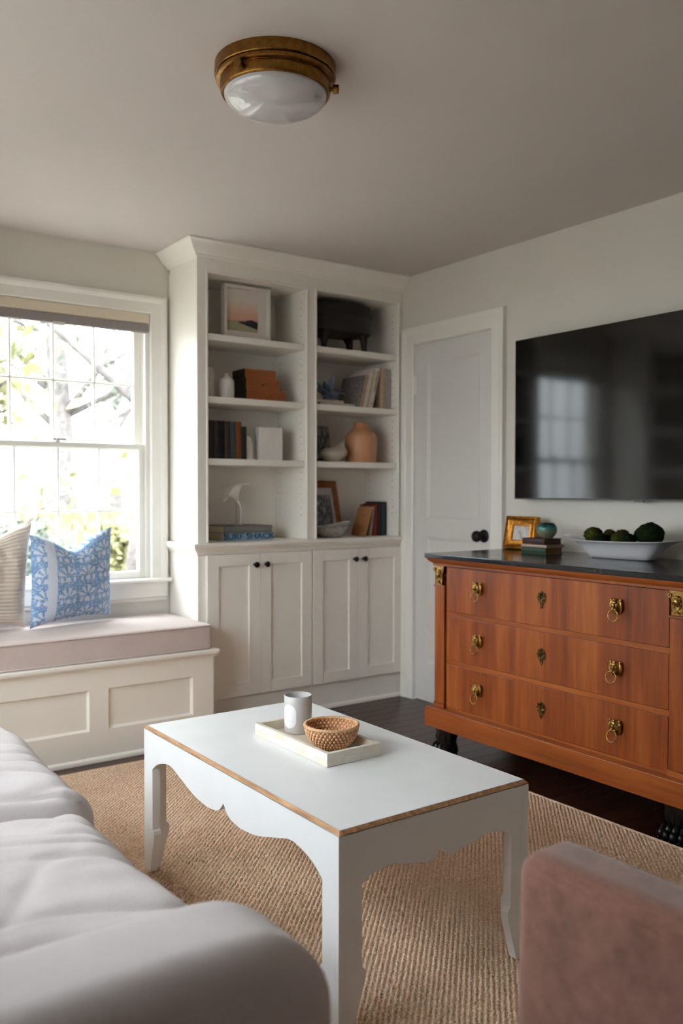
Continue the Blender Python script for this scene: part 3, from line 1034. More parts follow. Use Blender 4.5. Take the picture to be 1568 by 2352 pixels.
# ------------------------------------------------------------------ bone inlay tray with candle and basket
BONE = cm('bone_inlay', (234, 226, 212), .4, .06, 25, .05, 100)
BONE2 = cm('bone_inlay_dark', (228, 216, 196), .4, .07, 25, .05, 100)
BONE3 = cm('bone_inlay_pale', (240, 234, 224), .4, .05, 25, .05, 100)
X0, X1, Y0, Y1 = 1.281, 1.460, 1.850, 2.226
tz0, tz1, tw = TZ + .0008, TZ + .036, .012
tr = thing('serving_tray', 'rectangular bone inlay tray on the coffee table', 'tray', (1.37, 2.04, TZ))
m = M()
m.box(X0 + .0018, X1 - .0018, Y0 + .0018, Y1 - .0018, tz0, tz0 + .007)
m.box(X0 + .0018, X0 + tw, Y0 + .0018, Y1 - .0018, tz0, tz1 - .0018); m.box(X1 - tw, X1 - .0018, Y0 + .0018, Y1 - .0018, tz0, tz1 - .0018)
m.box(X0 + tw, X1 - tw, Y0 + .0018, Y0 + tw, tz0, tz1 - .0018); m.box(X0 + tw, X1 - tw, Y1 - tw, Y1 - .0018, tz0, tz1 - .0018)
m.build('tray_body', BONE2, tr)
rt = random.Random(11)
def tiles(length, put):
    p = 0
    while p < length - .001:
        w = rt.uniform(.042, .066)
        if length - p - w < .025:
            w = length - p
        put(p + .0002, p + w - .0002, rt.choice([BONE, BONE, BONE3, BONE2]))
        p += w
for c in range(2):
    za, zb = tz0 + c * .0172 + .0003, tz0 + (c + 1) * .0172 - .0001
    for xx in ((X0, X0 + .0018), (X1 - .0018, X1)):
        tiles(Y1 - Y0, lambda a, b, mt: M().box(xx[0], xx[1], Y0 + a, Y0 + b, za, zb).build('inlay_tile', mt, tr))
    for yy in ((Y0, Y0 + .0018), (Y1 - .0018, Y1)):
        tiles(X1 - X0 - .0036, lambda a, b, mt: M().box(X0 + .0018 + a, X0 + .0018 + b, yy[0], yy[1], za, zb).build('inlay_tile', mt, tr))
for xx in ((X0 + .0002, X0 + tw), (X1 - tw, X1 - .0002)):
    tiles(Y1 - Y0, lambda a, b, mt: M().box(xx[0], xx[1], Y0 + a, Y0 + b, tz1 - .0017, tz1).build('inlay_tile', mt, tr))
for yy in ((Y0 + .0002, Y0 + tw), (Y1 - tw, Y1 - .0002)):
    tiles(X1 - X0 - 2 * tw, lambda a, b, mt: M().box(X0 + tw + a, X0 + tw + b, yy[0], yy[1], tz1 - .0017, tz1).build('inlay_tile', mt, tr))

cz = tz0 + .0074
cd = thing('candle', 'frosted grey glass candle with white oval label in the tray', 'candle', (1.391, 2.162, cz))
def m_frost():
    m, t, b = base('frosted_grey_glass', (176, 172, 170), .35)
    f = t.noise(t.co(), 14, 2)
    t.l(t.ramp(f, [(.3, lin((196, 193, 192))), (.7, lin((212, 208, 204)))]), b.inputs['Base Color'])
    return m
FROST = m_frost()
cr_ = .0415
auto_smooth(M().lathe([(.001, .0), (cr_ - .003, 0), (cr_, .003), (cr_, .108), (cr_ - .001, .1092), (cr_ - .0025, .1092), (cr_ - .003, .107), (cr_ - .003, .008), (.001, .008)], (1.391, 2.162, cz), 48, cap=False).build('glass', FROST, cd), 50)
auto_smooth(M().lathe([(.001, 0), (cr_ - .0035, 0), (cr_ - .0035, .05), (.001, .051)], (1.391, 2.162, cz + .0085), 40, cap=False).build('wax', cm('cream_wax', (226, 214, 198), .5), cd), 50)
M().tube([(1.391, 2.162, cz + .058), (1.391, 2.162, cz + .066), (1.3915, 2.1625, cz + .070)], .0012, 6).build('wick', BLACK, cd)
def on_cyl(ang, z, r):
    return (1.391 + r * math.cos(ang), 2.162 + r * math.sin(ang), z)
lb = M()
LC, hw = R(197), .024         # label faces left of the viewer
ring = []
nn = 28
for k in range(nn):
    a = 2 * PI * k / nn
    ex = math.cos(a) * hw
    zz = math.sin(a) * hw + (.012 if math.sin(a) >= 0 else -.012)
    ring.append((ex, zz))
rows = 15
top_, bot_ = .036, -.036
vs_, fs_ = [], []
for j in range(rows + 1):
    z = bot_ + (top_ - bot_) * j / rows
    e = hw if abs(z) < .012 else math.sqrt(max(0, hw * hw - (abs(z) - .012) ** 2))
    for i in range(9):
        vs_.append(on_cyl(LC + (i / 8 * 2 - 1) * e / cr_, cz + .052 + z, cr_ + .0005))
for j in range(rows):
    for i in range(8):
        fs_.append((j * 9 + i, j * 9 + i + 1, (j + 1) * 9 + i + 1, (j + 1) * 9 + i))
lo2 = lb.add(vs_, fs_).build('label_paper', cm('label_paper', (240, 240, 244), .6, .01), cd, smooth=True)
pr2 = M()
rg2 = random.Random(4)
for k in range(7):        # faint illegible print
    a = LC + (-.30 + k * .10)
    w = .018 * rg2.uniform(.5, 1)
    pr2.add([on_cyl(a, cz + .038, cr_ + .0008), on_cyl(a + w, cz + .038, cr_ + .0008), on_cyl(a + w, cz + .0408, cr_ + .0008), on_cyl(a, cz + .0408, cr_ + .0008)], [(0, 1, 2, 3)])
for k in range(4):
    a = LC + (-.06 + k * .045)
    pr2.add([on_cyl(a, cz + .066 + .002 * k, cr_ + .0008), on_cyl(a + .02, cz + .064 + .002 * k, cr_ + .0008), on_cyl(a + .022, cz + .0655 + .002 * k, cr_ + .0008), on_cyl(a, cz + .0675 + .002 * k, cr_ + .0008)], [(0, 1, 2, 3)])
pr2.build('print', cm('pale_grey_ink', (168, 170, 178), .6), lo2)['kind'] = 'stuff'

RATTAN = cm('honey_rattan', (226, 178, 136), .5, .2, 160, .2, 400)
bc = (1.380, 1.972)
wb = thing('woven_bowl', 'small round coiled rattan bowl in front of the candle', 'bowl', (bc[0], bc[1], cz))
def brad(t):                    # bowl radius against height 0..1
    return .040 + .0365 * (1 - (1 - t) ** 2.1)
bh = .060
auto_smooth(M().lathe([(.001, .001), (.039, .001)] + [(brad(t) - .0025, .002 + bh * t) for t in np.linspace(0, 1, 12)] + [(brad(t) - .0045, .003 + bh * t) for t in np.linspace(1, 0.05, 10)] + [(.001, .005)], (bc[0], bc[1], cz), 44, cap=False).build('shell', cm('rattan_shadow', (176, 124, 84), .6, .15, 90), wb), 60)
stc = M()
rows = 7
for j in range(rows):
    t = (j + .5) / rows
    r_ = brad(t) - .0032
    n = 38
    for k in range(n):
        a = 2 * PI * (k + (j % 2) * .5) / n
        rot = Matrix.Rotation(a, 3, 'Z') @ Matrix.Rotation(R(-38 * (1 - t) + 2), 3, 'Y')
        stc.ell((bc[0] + r_ * math.cos(a), bc[1] + r_ * math.sin(a), cz + .002 + bh * t), (.0044, r_ * 2.55 / n, .0048), 6, 4, 0, rot)
stc.build('weave', RATTAN, wb, smooth=True)['kind'] = 'stuff'
rmm = M().torus((bc[0], bc[1], cz + bh + .0035), brad(1) - .003, .0048, 'z', 60, 8)
for k in range(60):
    a = 2 * PI * k / 60
    rmm.torus((0, 0, 0), .0051, .0007, 'x', 8, 4)
    sub = rmm.v[-32:]
    rmm.v[-32:] = [tuple(Matrix.Rotation(a, 3, 'Z') @ Vector((p[1], p[0], p[2])) + Vector((bc[0] + (brad(1) - .003) * math.cos(a), bc[1] + (brad(1) - .003) * math.sin(a), cz + bh + .0035))) for p in sub]
rmm.build('rim', RATTAN, wb, smooth=True)

# ------------------------------------------------------------------ sofa along the left wall
sf = thing('sofa', 'pale linen slipcovered sofa with rounded arms and two seat cushions', 'sofa', (.15, 1.95, 0))
SX0, SX1 = -.44, .628
AY0, AY1 = .852, 1.062          # near arm
SY1 = 2.72                      # end of the seat
def soft(seed, amp=.004, f=6):
    def fn(p, n, u, v, w):
        return p + n * (amp * noise.noise(p * f + Vector((seed, 0, 0))))
    return fn
def armfn(seed):
    def fn(p, n, u, v, w):
        p = p + n * (.005 * noise.noise(p * 4 + Vector((seed, 0, 0))))
        if w > 0:
            p.z -= .02 * max(0, u) ** 4 * w        # the arm droops a little at its front
        return p
    return fn
auto_smooth(M().rbox(SX0 + .02, .61, AY1 - .02, SY1 + .02, .05, .34, .03, (20, 30, 4), soft(1)).build('base', LINEN, sf), 60)
def arm(y0, y1, seed):
    m_ = M()
    m_.rbox(SX0, SX1, y0, y1, .03, .655, (.13, .058, .115), (26, 8, 14), armfn(seed))
    return auto_smooth(m_.build('arm', LINEN, sf), 80)
arm(AY0, AY1, 2.0)
arm(SY1 + .006, SY1 + .216, 5.0)
auto_smooth(M().rbox(SX0 - .0, SX0 + .2, AY1 + .004, SY1, .3, .80, (.08, .05, .09), (6, 30, 10), soft(9, .006, 5)).build('back', LINEN, sf), 80)
def wrinkle(p, u, v, seed, near):
    """pulled linen: long soft folds running across the cushion, sharpest near its front edge"""
    q = Vector((p.x * 1.3 + seed, p.y * 3.2, seed * 1.7))
    warp = noise.noise(q) * 1.6 + noise.noise(q * 2.3) * .5
    ph = (p.y * 26 + p.x * (9 if near else 5) + warp * 3.2)
    s_ = math.sin(ph)
    fold = (1 - abs(s_)) ** 2.2
    env = .35 + .65 * max(0, noise.noise(Vector((p.x * 3.1, p.y * 2.2, seed + 4))) + .45)
    fine = noise.noise(Vector((p.x * 10, p.y * 30 + warp * 3, seed))) * .0024
    q2 = p.y * 11 - p.x * 8 + noise.noise(Vector((p.x * 2.2, p.y * 2.6, seed + 9))) * 3.4
    fold2 = (1 - abs(math.sin(q2))) ** 4
    env2 = max(0, noise.noise(Vector((p.x * 2.4 + 3, p.y * 2.8, seed + 2))) + .2)
    return -.020 * fold * env - .020 * fold2 * env2 + fine * 1.5
def cushion(y0, y1, seed, near, x1, z1=.498):
    def fn(p, n, u, v, w):
        k = max(0, 1 - abs(u) ** 3) * max(0, 1 - abs(v) ** 4)
        if w > -.5:
            up = max(0, w)
            p = p + Vector((0, 0, .034 * k * up))
            p = p + n * (wrinkle(p, u, v, seed, near) * (.35 + .65 * up if n.z > .05 else .45))
            p = p + Vector((.016 * noise.noise(Vector((p.y * 3.5, seed, 0))), 0, 0)) * max(0, u)
        return p
    m_ = M().rbox(SX0 + .19, x1, y0, y1, .335, z1, (.085, .05, .075), (70, 84, 6), fn)
    o = auto_smooth(m_.build('seat_cushion', LINEN, sf), 80)
    # seam along the front edge of the cushion
    return o
cushion(AY1 + .002, 1.868, 3.1, True, .655)
cushion(1.872, SY1 - .001, 7.7, False, .688, .514)
for y0, y1 in ((AY1 + .005, 1.866), (1.874, SY1 - .004)):
    auto_smooth(M().rbox(SX0 + .17, SX0 + .37, y0, y1, .53, .92, .07, (6, 14, 12), soft(y0 * 3, .012, 4)).build('back_cushion', LINEN, sf), 80)
for xx in (SX0 + .06, .58):
    for yy in (AY0 + .06, SY1 + .15):
        M().lathe([(.022, .0142), (.028, .05)], (xx, yy, 0), 16).build('foot', DARKWOOD, sf)

# ------------------------------------------------------------------ low pink chair in the near right corner
pk = thing('accent_chair', 'low dusty pink upholstered chair with its back to the viewer', 'chair', (1.12, .5, 0))
def chfn(p, n, u, v, w):
    return p + n * (.003 * noise.noise(p * 5))
# back faces the sofa side; seat reaches towards the television
auto_smooth(M().rbox(.845, .955, .16, .795, .30, .712, (.032, .032, .036), (6, 24, 16), chfn).build('backrest', PINKFAB, pk), 80)
auto_smooth(M().rbox(.852, 1.42, .165, .79, .14, .30, (.03, .03, .03), (20, 20, 6), chfn).build('seat_frame', PINKFAB, pk), 80)
auto_smooth(M().rbox(.957, 1.43, .17, .785, .302, .43, (.05, .05, .05), (20, 20, 6), chfn).build('seat_cushion', PINKFAB, pk), 80)
for xx in (.90, 1.37):
    for yy in (.22, .735):
        M().lathe([(.014, .0142), (.02, .15)], (xx, yy, 0), 12).build('leg', DARKWOOD, pk)

# ------------------------------------------------------------------ empire chest of drawers
CXF = 2.568                       # front of the stone slab
CY0, CY1 = 1.628, 2.945
ck = thing('chest_of_drawers', 'antique walnut chest of three drawers with brass lion pulls and black stone top', 'chest', (2.88, 2.287, 0))
m = M()
m.box(CXF, 3.184, CY0, CY1, .8845, .905)
sl = m.build('stone_top', STONE, ck, bevel=.003, seg=2)
# cornice under the slab, mitred round the left front and right sides
def ring3(prof, name, mat, par, ang=30):
    """prof (inset from slab edge, z) swept round left side, front and right side"""
    r = []
    for cx, cy in ((3.18, 'L'), (None, 'L'), (None, 'R'), (3.18, 'R')):
        row = []
        for ins, z in prof:
            xx = 3.18 if cx else CXF + ins
            yy = CY1 - ins if cy == 'L' else CY0 + ins
            row.append((xx, yy, z))
        r.append(row)
    n = len(prof)
    m_ = M()
    m_.add([p for q in r for p in q], [(i * n + k, i * n + (k + 1) % n, (i + 1) * n + (k + 1) % n, (i + 1) * n + k) for i in range(3) for k in range(n)])
    return auto_smooth(m_.build(name, mat, par), ang)
ring3([(.2, .884), (.007, .884), (.007, .8815), (.009, .878), (.016, .869), (.028, .861), (.028, .8515), (.2, .8515)], 'cornice', WALNUT_H, ck)
DX = 2.606                        # drawer front plane
m = M()
m.box(DX + .034, 3.18, CY0 + .036, CY1 - .036, .2185, .8510)
m.build('carcass', WALNUT, ck)
for ya, yb in ((CY1 - .098, CY1 - .036), (CY0 + .036, CY0 + .098)):
    pil = M().box(DX - .006, DX + .0335, ya, yb, .2405, .756).build('pilaster', WALNUT, ck, bevel=.002)
    M().box(DX - .009, DX + .0155, ya - .003, yb + .003, .2185, .2400).build('pilaster_base', WALNUT_H, pil, bevel=.001)
    M().box(DX - .009, DX + .0155, ya - .002, yb + .002, .7565, .765).build('pilaster_neck', WALNUT_H, pil, bevel=.001)
    # gilt brass head mount
    yc = (ya + yb) / 2
    mt = M()
    mt.prism([(yc - .030, .850), (yc + .030, .850), (yc + .029, .838), (yc + .0235, .818), (yc + .0225, .7655), (yc - .0225, .7655), (yc - .0235, .818), (yc - .029, .838)], 'x', DX - .009, DX + .015)
    mt.torus((DX - .012, yc + .0275, .834), .0055, .003, 'x', 14, 6); mt.torus((DX - .012, yc - .0275, .834), .0055, .003, 'x', 14, 6)
    mt.ell((DX - .011, yc, .812), (.012, .0115, .016), 14, 10)              # face
    mt.ell((DX - .0225, yc, .811), (.004, .0025, .006), 8, 6)               # nose
    mt.ell((DX - .0205, yc, .8025), (.003, .005, .0018), 8, 6)              # mouth
    for s_ in (-1, 1):
        mt.ell((DX - .019, yc + s_ * .0048, .816), (.003, .0032, .0022), 8, 6)
        mt.tube([(DX - .012, yc + s_ * .004, .828), (DX - .013, yc + s_ * .0125, .822), (DX - .011, yc + s_ * .015, .806), (DX - .010, yc + s_ * .010, .791), (DX - .010, yc, .785)], [.004, .0045, .0045, .003, .002], 6)
        mt.tube([(DX - .010, yc + s_ * .0215, .825), (DX - .010, yc + s_ * .0205, .768)], .0014, 6)
    mt.ell((DX - .012, yc, .830), (.010, .013, .006), 12, 6)                # crown of hair
    for k in range(7):                                                       # shell at the foot
        a = R(20 + k * 23.3)
        mt.tube([(DX - .010, yc, .769), (DX - .012, yc + .014 * math.cos(a), .769 + .013 * math.sin(a))], [.0012, .0024], 6)
    mt.tube([(DX - .010, yc - .0215, .7675), (DX - .010, yc + .0215, .7675)], .0018, 6)
    auto_smooth(mt.build('capital_mount', ANTIQUE, ck), 50)
DZS = ((.6535, .8485), (.4395, .6320), (.2290, .4175))
yl, yr = CY1 - .1075, CY0 + .1035
for za, zb in ((.6330, .6525), (.4185, .4385)):
    M().box(DX + .002, DX + .0335, yr - .001, yl + .001, za, zb).build('rail', WALNUT_H, ck)
M().box(DX + .002, DX + .0335, yr - .001, yl + .001, .2187, .2280).build('rail', WALNUT_H, ck)
def lion(par, yc, zc, swing=0):
    h = M()
    x = DX - .0042
    h.prism([(yc + .020 * math.cos(a) * (1 + .1 * math.sin(3 * a)), zc + .025 * math.sin(a) - .002) for a in np.linspace(0, 2 * PI, 24, endpoint=False)], 'x', x - .001, x + .004)
    h.ell((x - .006, yc, zc + .004), (.011, .0155, .019), 14, 10)           # skull
    h.ell((x - .013, yc, zc + .012), (.007, .010, .007), 12, 8)             # brow
    h.ell((x - .0165, yc, zc + .002), (.006, .0042, .010), 10, 8)           # nose ridge
    h.ell((x - .0215, yc, zc - .0045), (.003, .0042, .003), 8, 6)           # nose tip
    for s_ in (-1, 1):
        h.ell((x - .015, yc + s_ * .0055, zc - .0085), (.006, .006, .0045), 10, 8)    # cheeks
        h.ell((x - .0125, yc + s_ * .0085, zc + .0045), (.004, .0035, .0024), 8, 6)   # eyes
        h.ell((x - .006, yc + s_ * .0175, zc + .0195), (.005, .0048, .0052), 8, 6)    # ears
        h.tube([(x - .004, yc + s_ * .014, zc + .019), (x - .006, yc + s_ * .0195, zc + .006), (x - .005, yc + s_ * .0185, zc - .010), (x - .004, yc + s_ * .0145, zc - .020)], [.004, .0052, .0048, .0025], 7)   # mane
        h.tube([(x - .008, yc + s_ * .010, zc + .0195), (x - .006, yc + s_ * .0145, zc + .010)], [.0035, .003], 6)
    for k in range(5):                                                       # beard tufts
        yy = yc + (k - 2) * .0038
        h.tube([(x - .010, yy * .9 + yc * .1, zc - .014), (x - .008, yy, zc - .0255 + abs(k - 2) * .002)], [.0032, .0018], 6)
    h.ell((x - .012, yc, zc + .021), (.006, .008, .0045), 10, 6)
    k_ = 1.14
    h.v = [(x + (p[0] - x) * k_, yc + (p[1] - yc) * k_, zc + (p[2] - zc) * k_) for p in h.v]
    auto_smooth(h.build('lion_head', ANTIQUE, par), 60)
    rn = M().torus((0, 0, 0), .0205, .0021, 'x', 32, 8)
    mm = Matrix.Translation((x - .0195, yc, zc - .0135)) @ Matrix.Rotation(R(swing), 4, 'X') @ Matrix.Rotation(R(9), 4, 'Y') @ Matrix.Translation((0, 0, -.0195))
    rn.xf(mm).build('pull_ring', ANTIQUE, par, smooth=True)
def escutcheon(par, yc, zc):
    e = M()
    x = DX
    out = []
    for a in np.linspace(0, 2 * PI, 40, endpoint=False):
        r_ = .0215 * (1 + .09 * math.cos(8 * a))
        out.append((yc + r_ * math.cos(a) * .95, zc + .004 + r_ * math.sin(a) * 1.15))
    e.prism(out, 'x', x - .0035, x - .0002)
    for k in range(8):
        a = 2 * PI * k / 8 + PI / 8
        e.tube([(x - .004, yc + .007 * math.cos(a), zc + .004 + .008 * math.sin(a)), (x - .0055, yc + .016 * math.cos(a), zc + .004 + .0185 * math.sin(a))], [.002, .0034], 6)
    e.prism([(yc - .0065, zc - .019), (yc + .0065, zc - .019), (yc + .0075, zc - .027), (yc + .004, zc - .032), (yc, zc - .038), (yc - .004, zc - .032), (yc - .0075, zc - .027)], 'x', x - .004, x - .0002)
    e.ell((x - .004, yc, zc + .024), (.004, .006, .004), 8, 6)
    e.torus((x - .0045, yc, zc + .003), .0068, .0018, 'x', 16, 6)
    eo = auto_smooth(e.build('escutcheon', BRONZE, par), 40)
    kh = M().prism([(yc + .0028 * math.cos(a), zc + .006 + .0028 * math.sin(a)) for a in np.linspace(-.9, PI + .9, 12)] + [(yc - .0022, zc - .006), (yc + .0022, zc - .006)], 'x', x - .0062, x - .0045)
    kh.add([], [])
    return eo, kh
for i, (za, zb) in enumerate(DZS):
    dr = M().box(DX, DX + .0330, yr, yl, za, zb).build('drawer', WALNUT, ck, bevel=.0015)
    zc = (za + zb) / 2 + (.012, .004, .006)[i]
    lion(dr, 2.637, zc + .008, (0, 0, 0)[i])
    lion(dr, 1.938, zc + .010, (2, 24, 8)[i])
    eo, kh = escutcheon(dr, 2.290, zc + .0)
    kh.build('keyhole', BLACK, dr)
# plinth
m = M()
m.box(CXF + .002, 3.18, CY0 + .004, CY1 - .004, .130, .2175)
m.build('plinth', WALNUT_H, ck, bevel=.003)
PAW = cm('black_painted_paw', (16, 15, 15), .28, .2, 60, .2, 120)
for yy, sy in ((CY1 - .075, 1), (CY0 + .075, -1)):
    for xx, front in ((CXF + .075, True), (3.10, False)):
        f_ = M()
        d = -1 if front else 1
        f_.lathe([(.048, .129), (.052, .11), (.046, .085), (.040, .062), (.046, .04), (.05, .02), (.044, .002)], (xx, yy, 0), 18, ex=1.0, ey=1.05)
        for k in range(4):
            oy = (k - 1.5) * .024
            rr = .0165 if k in (1, 2) else .0145
            ext = .062 if k in (1, 2) else .052
            f_.ell((xx + d * ext * .55, yy + oy, .034), (.032, rr * .86, .026), 10, 8)
            f_.ell((xx + d * ext * .95, yy + oy * 1.05, .021), (.020, rr * .9, .0195), 10, 8)
            f_.ell((xx + d * (ext + .016), yy + oy * 1.05, .010), (.010, .005, .008), 8, 6)
        for k in range(5):
            a = R(-60 + 30 * k)
            f_.tube([(xx + d * .034 * math.cos(a), yy + .040 * math.sin(a), .12), (xx + d * .045 * math.cos(a), yy + .048 * math.sin(a), .085), (xx + d * .04 * math.cos(a), yy + .044 * math.sin(a), .055)], [.008, .009, .004], 6)
        auto_smooth(f_.build('paw_foot', PAW, ck), 60)

# ------------------------------------------------------------------ television
tvx = 3.13
tv = thing('television', 'large flat black television mounted on the wall above the chest', 'television', (tvx + .03, 2.237, 1.145))
M().box(tvx, tvx + .028, 1.546, 2.928, 1.1455, 1.909).build('body', PLASTIC, tv, bevel=.003)
def m_screen():
    m, t, b = base('dark_glossy_screen', (4, 4, 5), .16)
    t.put(b.inputs['Roughness'], t.m('MULTIPLY_ADD', t.noise(t.co(), 400, 2), .01, .085))
    return m
M().box(tvx - .0012, tvx - .0002, 1.5485, 2.9255, 1.152, 1.9065).build('screen', m_screen(), tv)
M().box(tvx - .0022, tvx - .0002, 1.548, 2.926, 1.1458, 1.1515).build('bottom_trim', cm('dark_grey_trim', (44, 44, 47), .35), tv)
M().box(tvx - .0026, tvx + .004, 2.205, 2.250, 1.138, 1.1455).build('logo_bar', cm('silver_grey_plastic', (96, 96, 98), .35), tv, bevel=.001)
M().box(tvx + .0285, XB - .001, 2.0, 2.47, 1.35, 1.7).build('wall_mount', BLACK, tv)

# ------------------------------------------------------------------ ceiling light
LCX, LCY = 1.312, 2.158
cl = thing('ceiling_light', 'round aged brass flush ceiling light with milk glass dome', 'ceiling light', (LCX, LCY, H))
auto_smooth(M().lathe([(.160, -.0005), (.173, -.0005), (.1735, -.004), (.1735, -.031), (.1715, -.0335), (.166, -.034), (.166, -.0355), (.169, -.0365), (.1695, -.0445), (.167, -.0465), (.156, -.0475), (.1555, -.049), (.157, -.0505), (.158, -.0535), (.157, -.0765), (.1545, -.0805), (.152, -.0822), (.149, -.0818), (.148, -.078)], (LCX, LCY, H), 96, cap=False).build('canopy', BRASS, cl), 35)
def m_milk():
    m, t, b = base('milk_glass', (206, 202, 204), .035)
    f = t.noise(t.co(), 8, 3)
    t.l(t.ramp(f, [(.3, lin((198, 194, 197))), (.7, lin((214, 211, 212)))]), b.inputs['Base Color'])
    b.inputs['Coat Weight'].default_value = .5
    b.inputs['Coat Roughness'].default_value = .03
    return m
auto_smooth(M().lathe([(.1478 * math.cos(a), -.0795 - .059 * math.sin(a)) for a in np.linspace(0, PI / 2 - .004, 26)], (LCX, LCY, H), 96, cap=False).build('glass_dome', m_milk(), cl), 80)
for ang in (R(-156), R(-36), R(84)):
    k = M()
    d = Vector((math.cos(ang), math.sin(ang), 0))
    for (r0, r1, rad) in ((.155, .166, .006), (.165, .182, .0125)):
        a_ = Vector((LCX, LCY, H - .063)) + d * r0; b_ = Vector((LCX, LCY, H - .063)) + d * r1
        k.tube([a_, a_ + (b_ - a_) * .1, b_ - (b_ - a_) * .12, b_], [rad * .9, rad, rad, rad * .85], 20)
    auto_smooth(k.build('thumb_screw', BRASS, cl), 40)

# ------------------------------------------------------------------ things on the chest
TOPZ = .9054
def place(m_, c, yaw=0, tilt=0, roll=0):
    return m_.xf(Matrix.Translation(Vector(c)) @ Matrix.Rotation(R(yaw), 4, 'Z') @ Matrix.Rotation(R(roll), 4, 'Y') @ Matrix.Rotation(R(tilt), 4, 'X'))
def frame_bars(w, h, prof):
    """mitred picture frame: prof = (inset from outer edge, depth towards the viewer -y); local x across, z up from 0"""
    m_ = M()
    n = len(prof)
    ring = []
    for sx, sz in ((-1, 0), (1, 0), (1, 1), (-1, 1)):
        ring.append([(sx * (w / 2 - ins), -dp, (ins if sz == 0 else h - ins)) for ins, dp in prof])
    m_.add([p for r_ in ring for p in r_], [(i * n + k, ((i + 1) % 4) * n + k, ((i + 1) % 4) * n + (k + 1) % n, i * n + (k + 1) % n) for i in range(4) for k in range(n)])
    return m_
# gilt frame leaning against the wall: local -y must face -x, so yaw = -90
gf = empty('picture_frame', (3.10, 2.855, TOPZ))
tag(gf, 'small gilded picture frame leaning on the wall above the chest', 'picture frame')
gw, gh = .198, .158
GP = Matrix.Translation((3.083, 2.853, TOPZ + .001)) @ Matrix.Rotation(R(-90 - 2), 4, 'Z') @ Matrix.Rotation(R(-10), 4, 'X')
fb = frame_bars(gw, gh, [(0, -.012), (0, .012), (.004, .016), (.009, .017), (.012, .013), (.022, .006), (.034, .002), (.040, .004), (.044, .004), (.046, -.002), (.046, -.008)])
auto_smooth(fb.xf(GP).build('moulding', GOLD, gf), 40)
def m_sketch():
    m, t, b = base('pale_sketch_print', (200, 196, 190), .4)
    v = t.co()
    f = t.noise(t.mp(v, (6, 18, 6)), 3.5, 4, .6, .6)
    t.l(t.ramp(f, [(.35, lin((150, 118, 104))), (.45, lin((196, 190, 184))), (.7, lin((214, 212, 208)))]), b.inputs['Base Color'])
    return m
M().box(-gw / 2 + .045, gw / 2 - .045, .002, .004, .045, gh - .045).xf(GP).build('picture', m_sketch(), gf)
M().box(-gw / 2 + .02, gw / 2 - .02, .0045, .0105, .02, gh - .02).xf(GP).build('backing', BOXWOOD, gf)

def book(label, c, t_, d, h, col, lean=0, yaw=0, flat=False, rough=.6, pages=(224, 212, 190), group=None, cat='book', print_=None, board=.002, M4=None):
    """spine towards local -y; t_ thickness along x, d depth along +y, h height along z; flat lays it down, spine still in front"""
    r = tag(empty('book', c), label, cat, group)
    key = 'cloth_%d_%d_%d' % col
    cv = cm(key, col, rough, .12, 45, .12, 500)
    m_ = M()
    m_.box(-t_ / 2, -t_ / 2 + board, 0, d, 0, h); m_.box(t_ / 2 - board, t_ / 2, 0, d, 0, h)
    m_.prism([(-t_ / 2, .004), (-t_ / 2 * .75, -.001), (0, -.003), (t_ / 2 * .75, -.001), (t_ / 2, .004), (t_ / 2 - board, .0042), (0, .001), (-t_ / 2 + board, .0042)], 'z', 0, h)
    p_ = M().box(-t_ / 2 + board + .0002, t_ / 2 - board - .0002, .005, d - .004, .0035, h - .0035)
    T = Matrix.Translation(Vector(c)) @ Matrix.Rotation(R(yaw), 4, 'Z')
    if flat:
        T = T @ Matrix(((0, 0, 1, -h / 2), (0, 1, 0, 0), (-1, 0, 0, t_ / 2), (0, 0, 0, 1)))
    else:
        T = T @ Matrix.Rotation(R(lean), 4, 'Y')
    if M4 is not None:
        T = M4
    m_.xf(T); p_.xf(T)
    if not flat:
        dz = c[2] - min(p[2] for p in m_.v)
        m_.v = [(p[0], p[1], p[2] + dz) for p in m_.v]; p_.v = [(p[0], p[1], p[2] + dz) for p in p_.v]
    m_.build('cover', cv, r)
    p_.build('pages', cm('paper_%d' % pages[0], pages, .9, .06, 200), r)
    return r
def flatbook(label, cx, cy, z, t_, w, d, col, yaw=0, pages=(214, 196, 166)):
    """lying book: spine on the local -y side"""
    return book(label, (cx, cy, z), t_, d, w, col, yaw=yaw, flat=True, pages=pages)
# three old books; their spines face the sofa side (-x), so local -y -> -x is yaw -90
zb = TOPZ
for lab, t_, w, d, col, yw, pg, off in (
        ('green cloth book at the bottom of the small stack on the chest', .029, .148, .108, (38, 62, 44), -92, (112, 78, 50), 0),
        ('thin cream book in the middle of the small stack on the chest', .011, .150, .120, (196, 170, 150), -91, (150, 120, 92), .002),
        ('dark maroon book under the teal vase on top of the stack', .027, .138, .106, (62, 34, 34), -94, (92, 60, 46), 0)):
    flatbook(lab, 2.937 + off, 2.632, zb, t_, w, d, col, yw, pg)
    zb += t_ + .0006
def m_glaze():
    m, t, b = base('teal_drip_glaze', (60, 110, 105), .12)
    v = t.co()
    _, _, z = t.sep(v)
    n = t.noise(v, 40, 4, .6)
    h = t.m('ADD', t.m('MULTIPLY', z, 12.0), t.m('MULTIPLY', n, .42))
    t.l(t.ramp(h, [(.34, lin((128, 122, 98))), (.58, lin((118, 128, 106))), (.74, lin((66, 128, 122))), (.86, lin((40, 96, 88))), (1.0, lin((24, 58, 54)))]), b.inputs['Base Color'])
    return m
vz = zb
tvs = M().lathe([(.001, .0), (.022, 0), (.024, .002), (.034, .010), (.0425, .024), (.0455, .038), (.0435, .052), (.036, .063), (.029, .068), (.0275, .0675), (.033, .061), (.040, .05), (.040, .03), (.03, .012), (.001, .008)], (2.99, 2.602, vz), 40, cap=False)
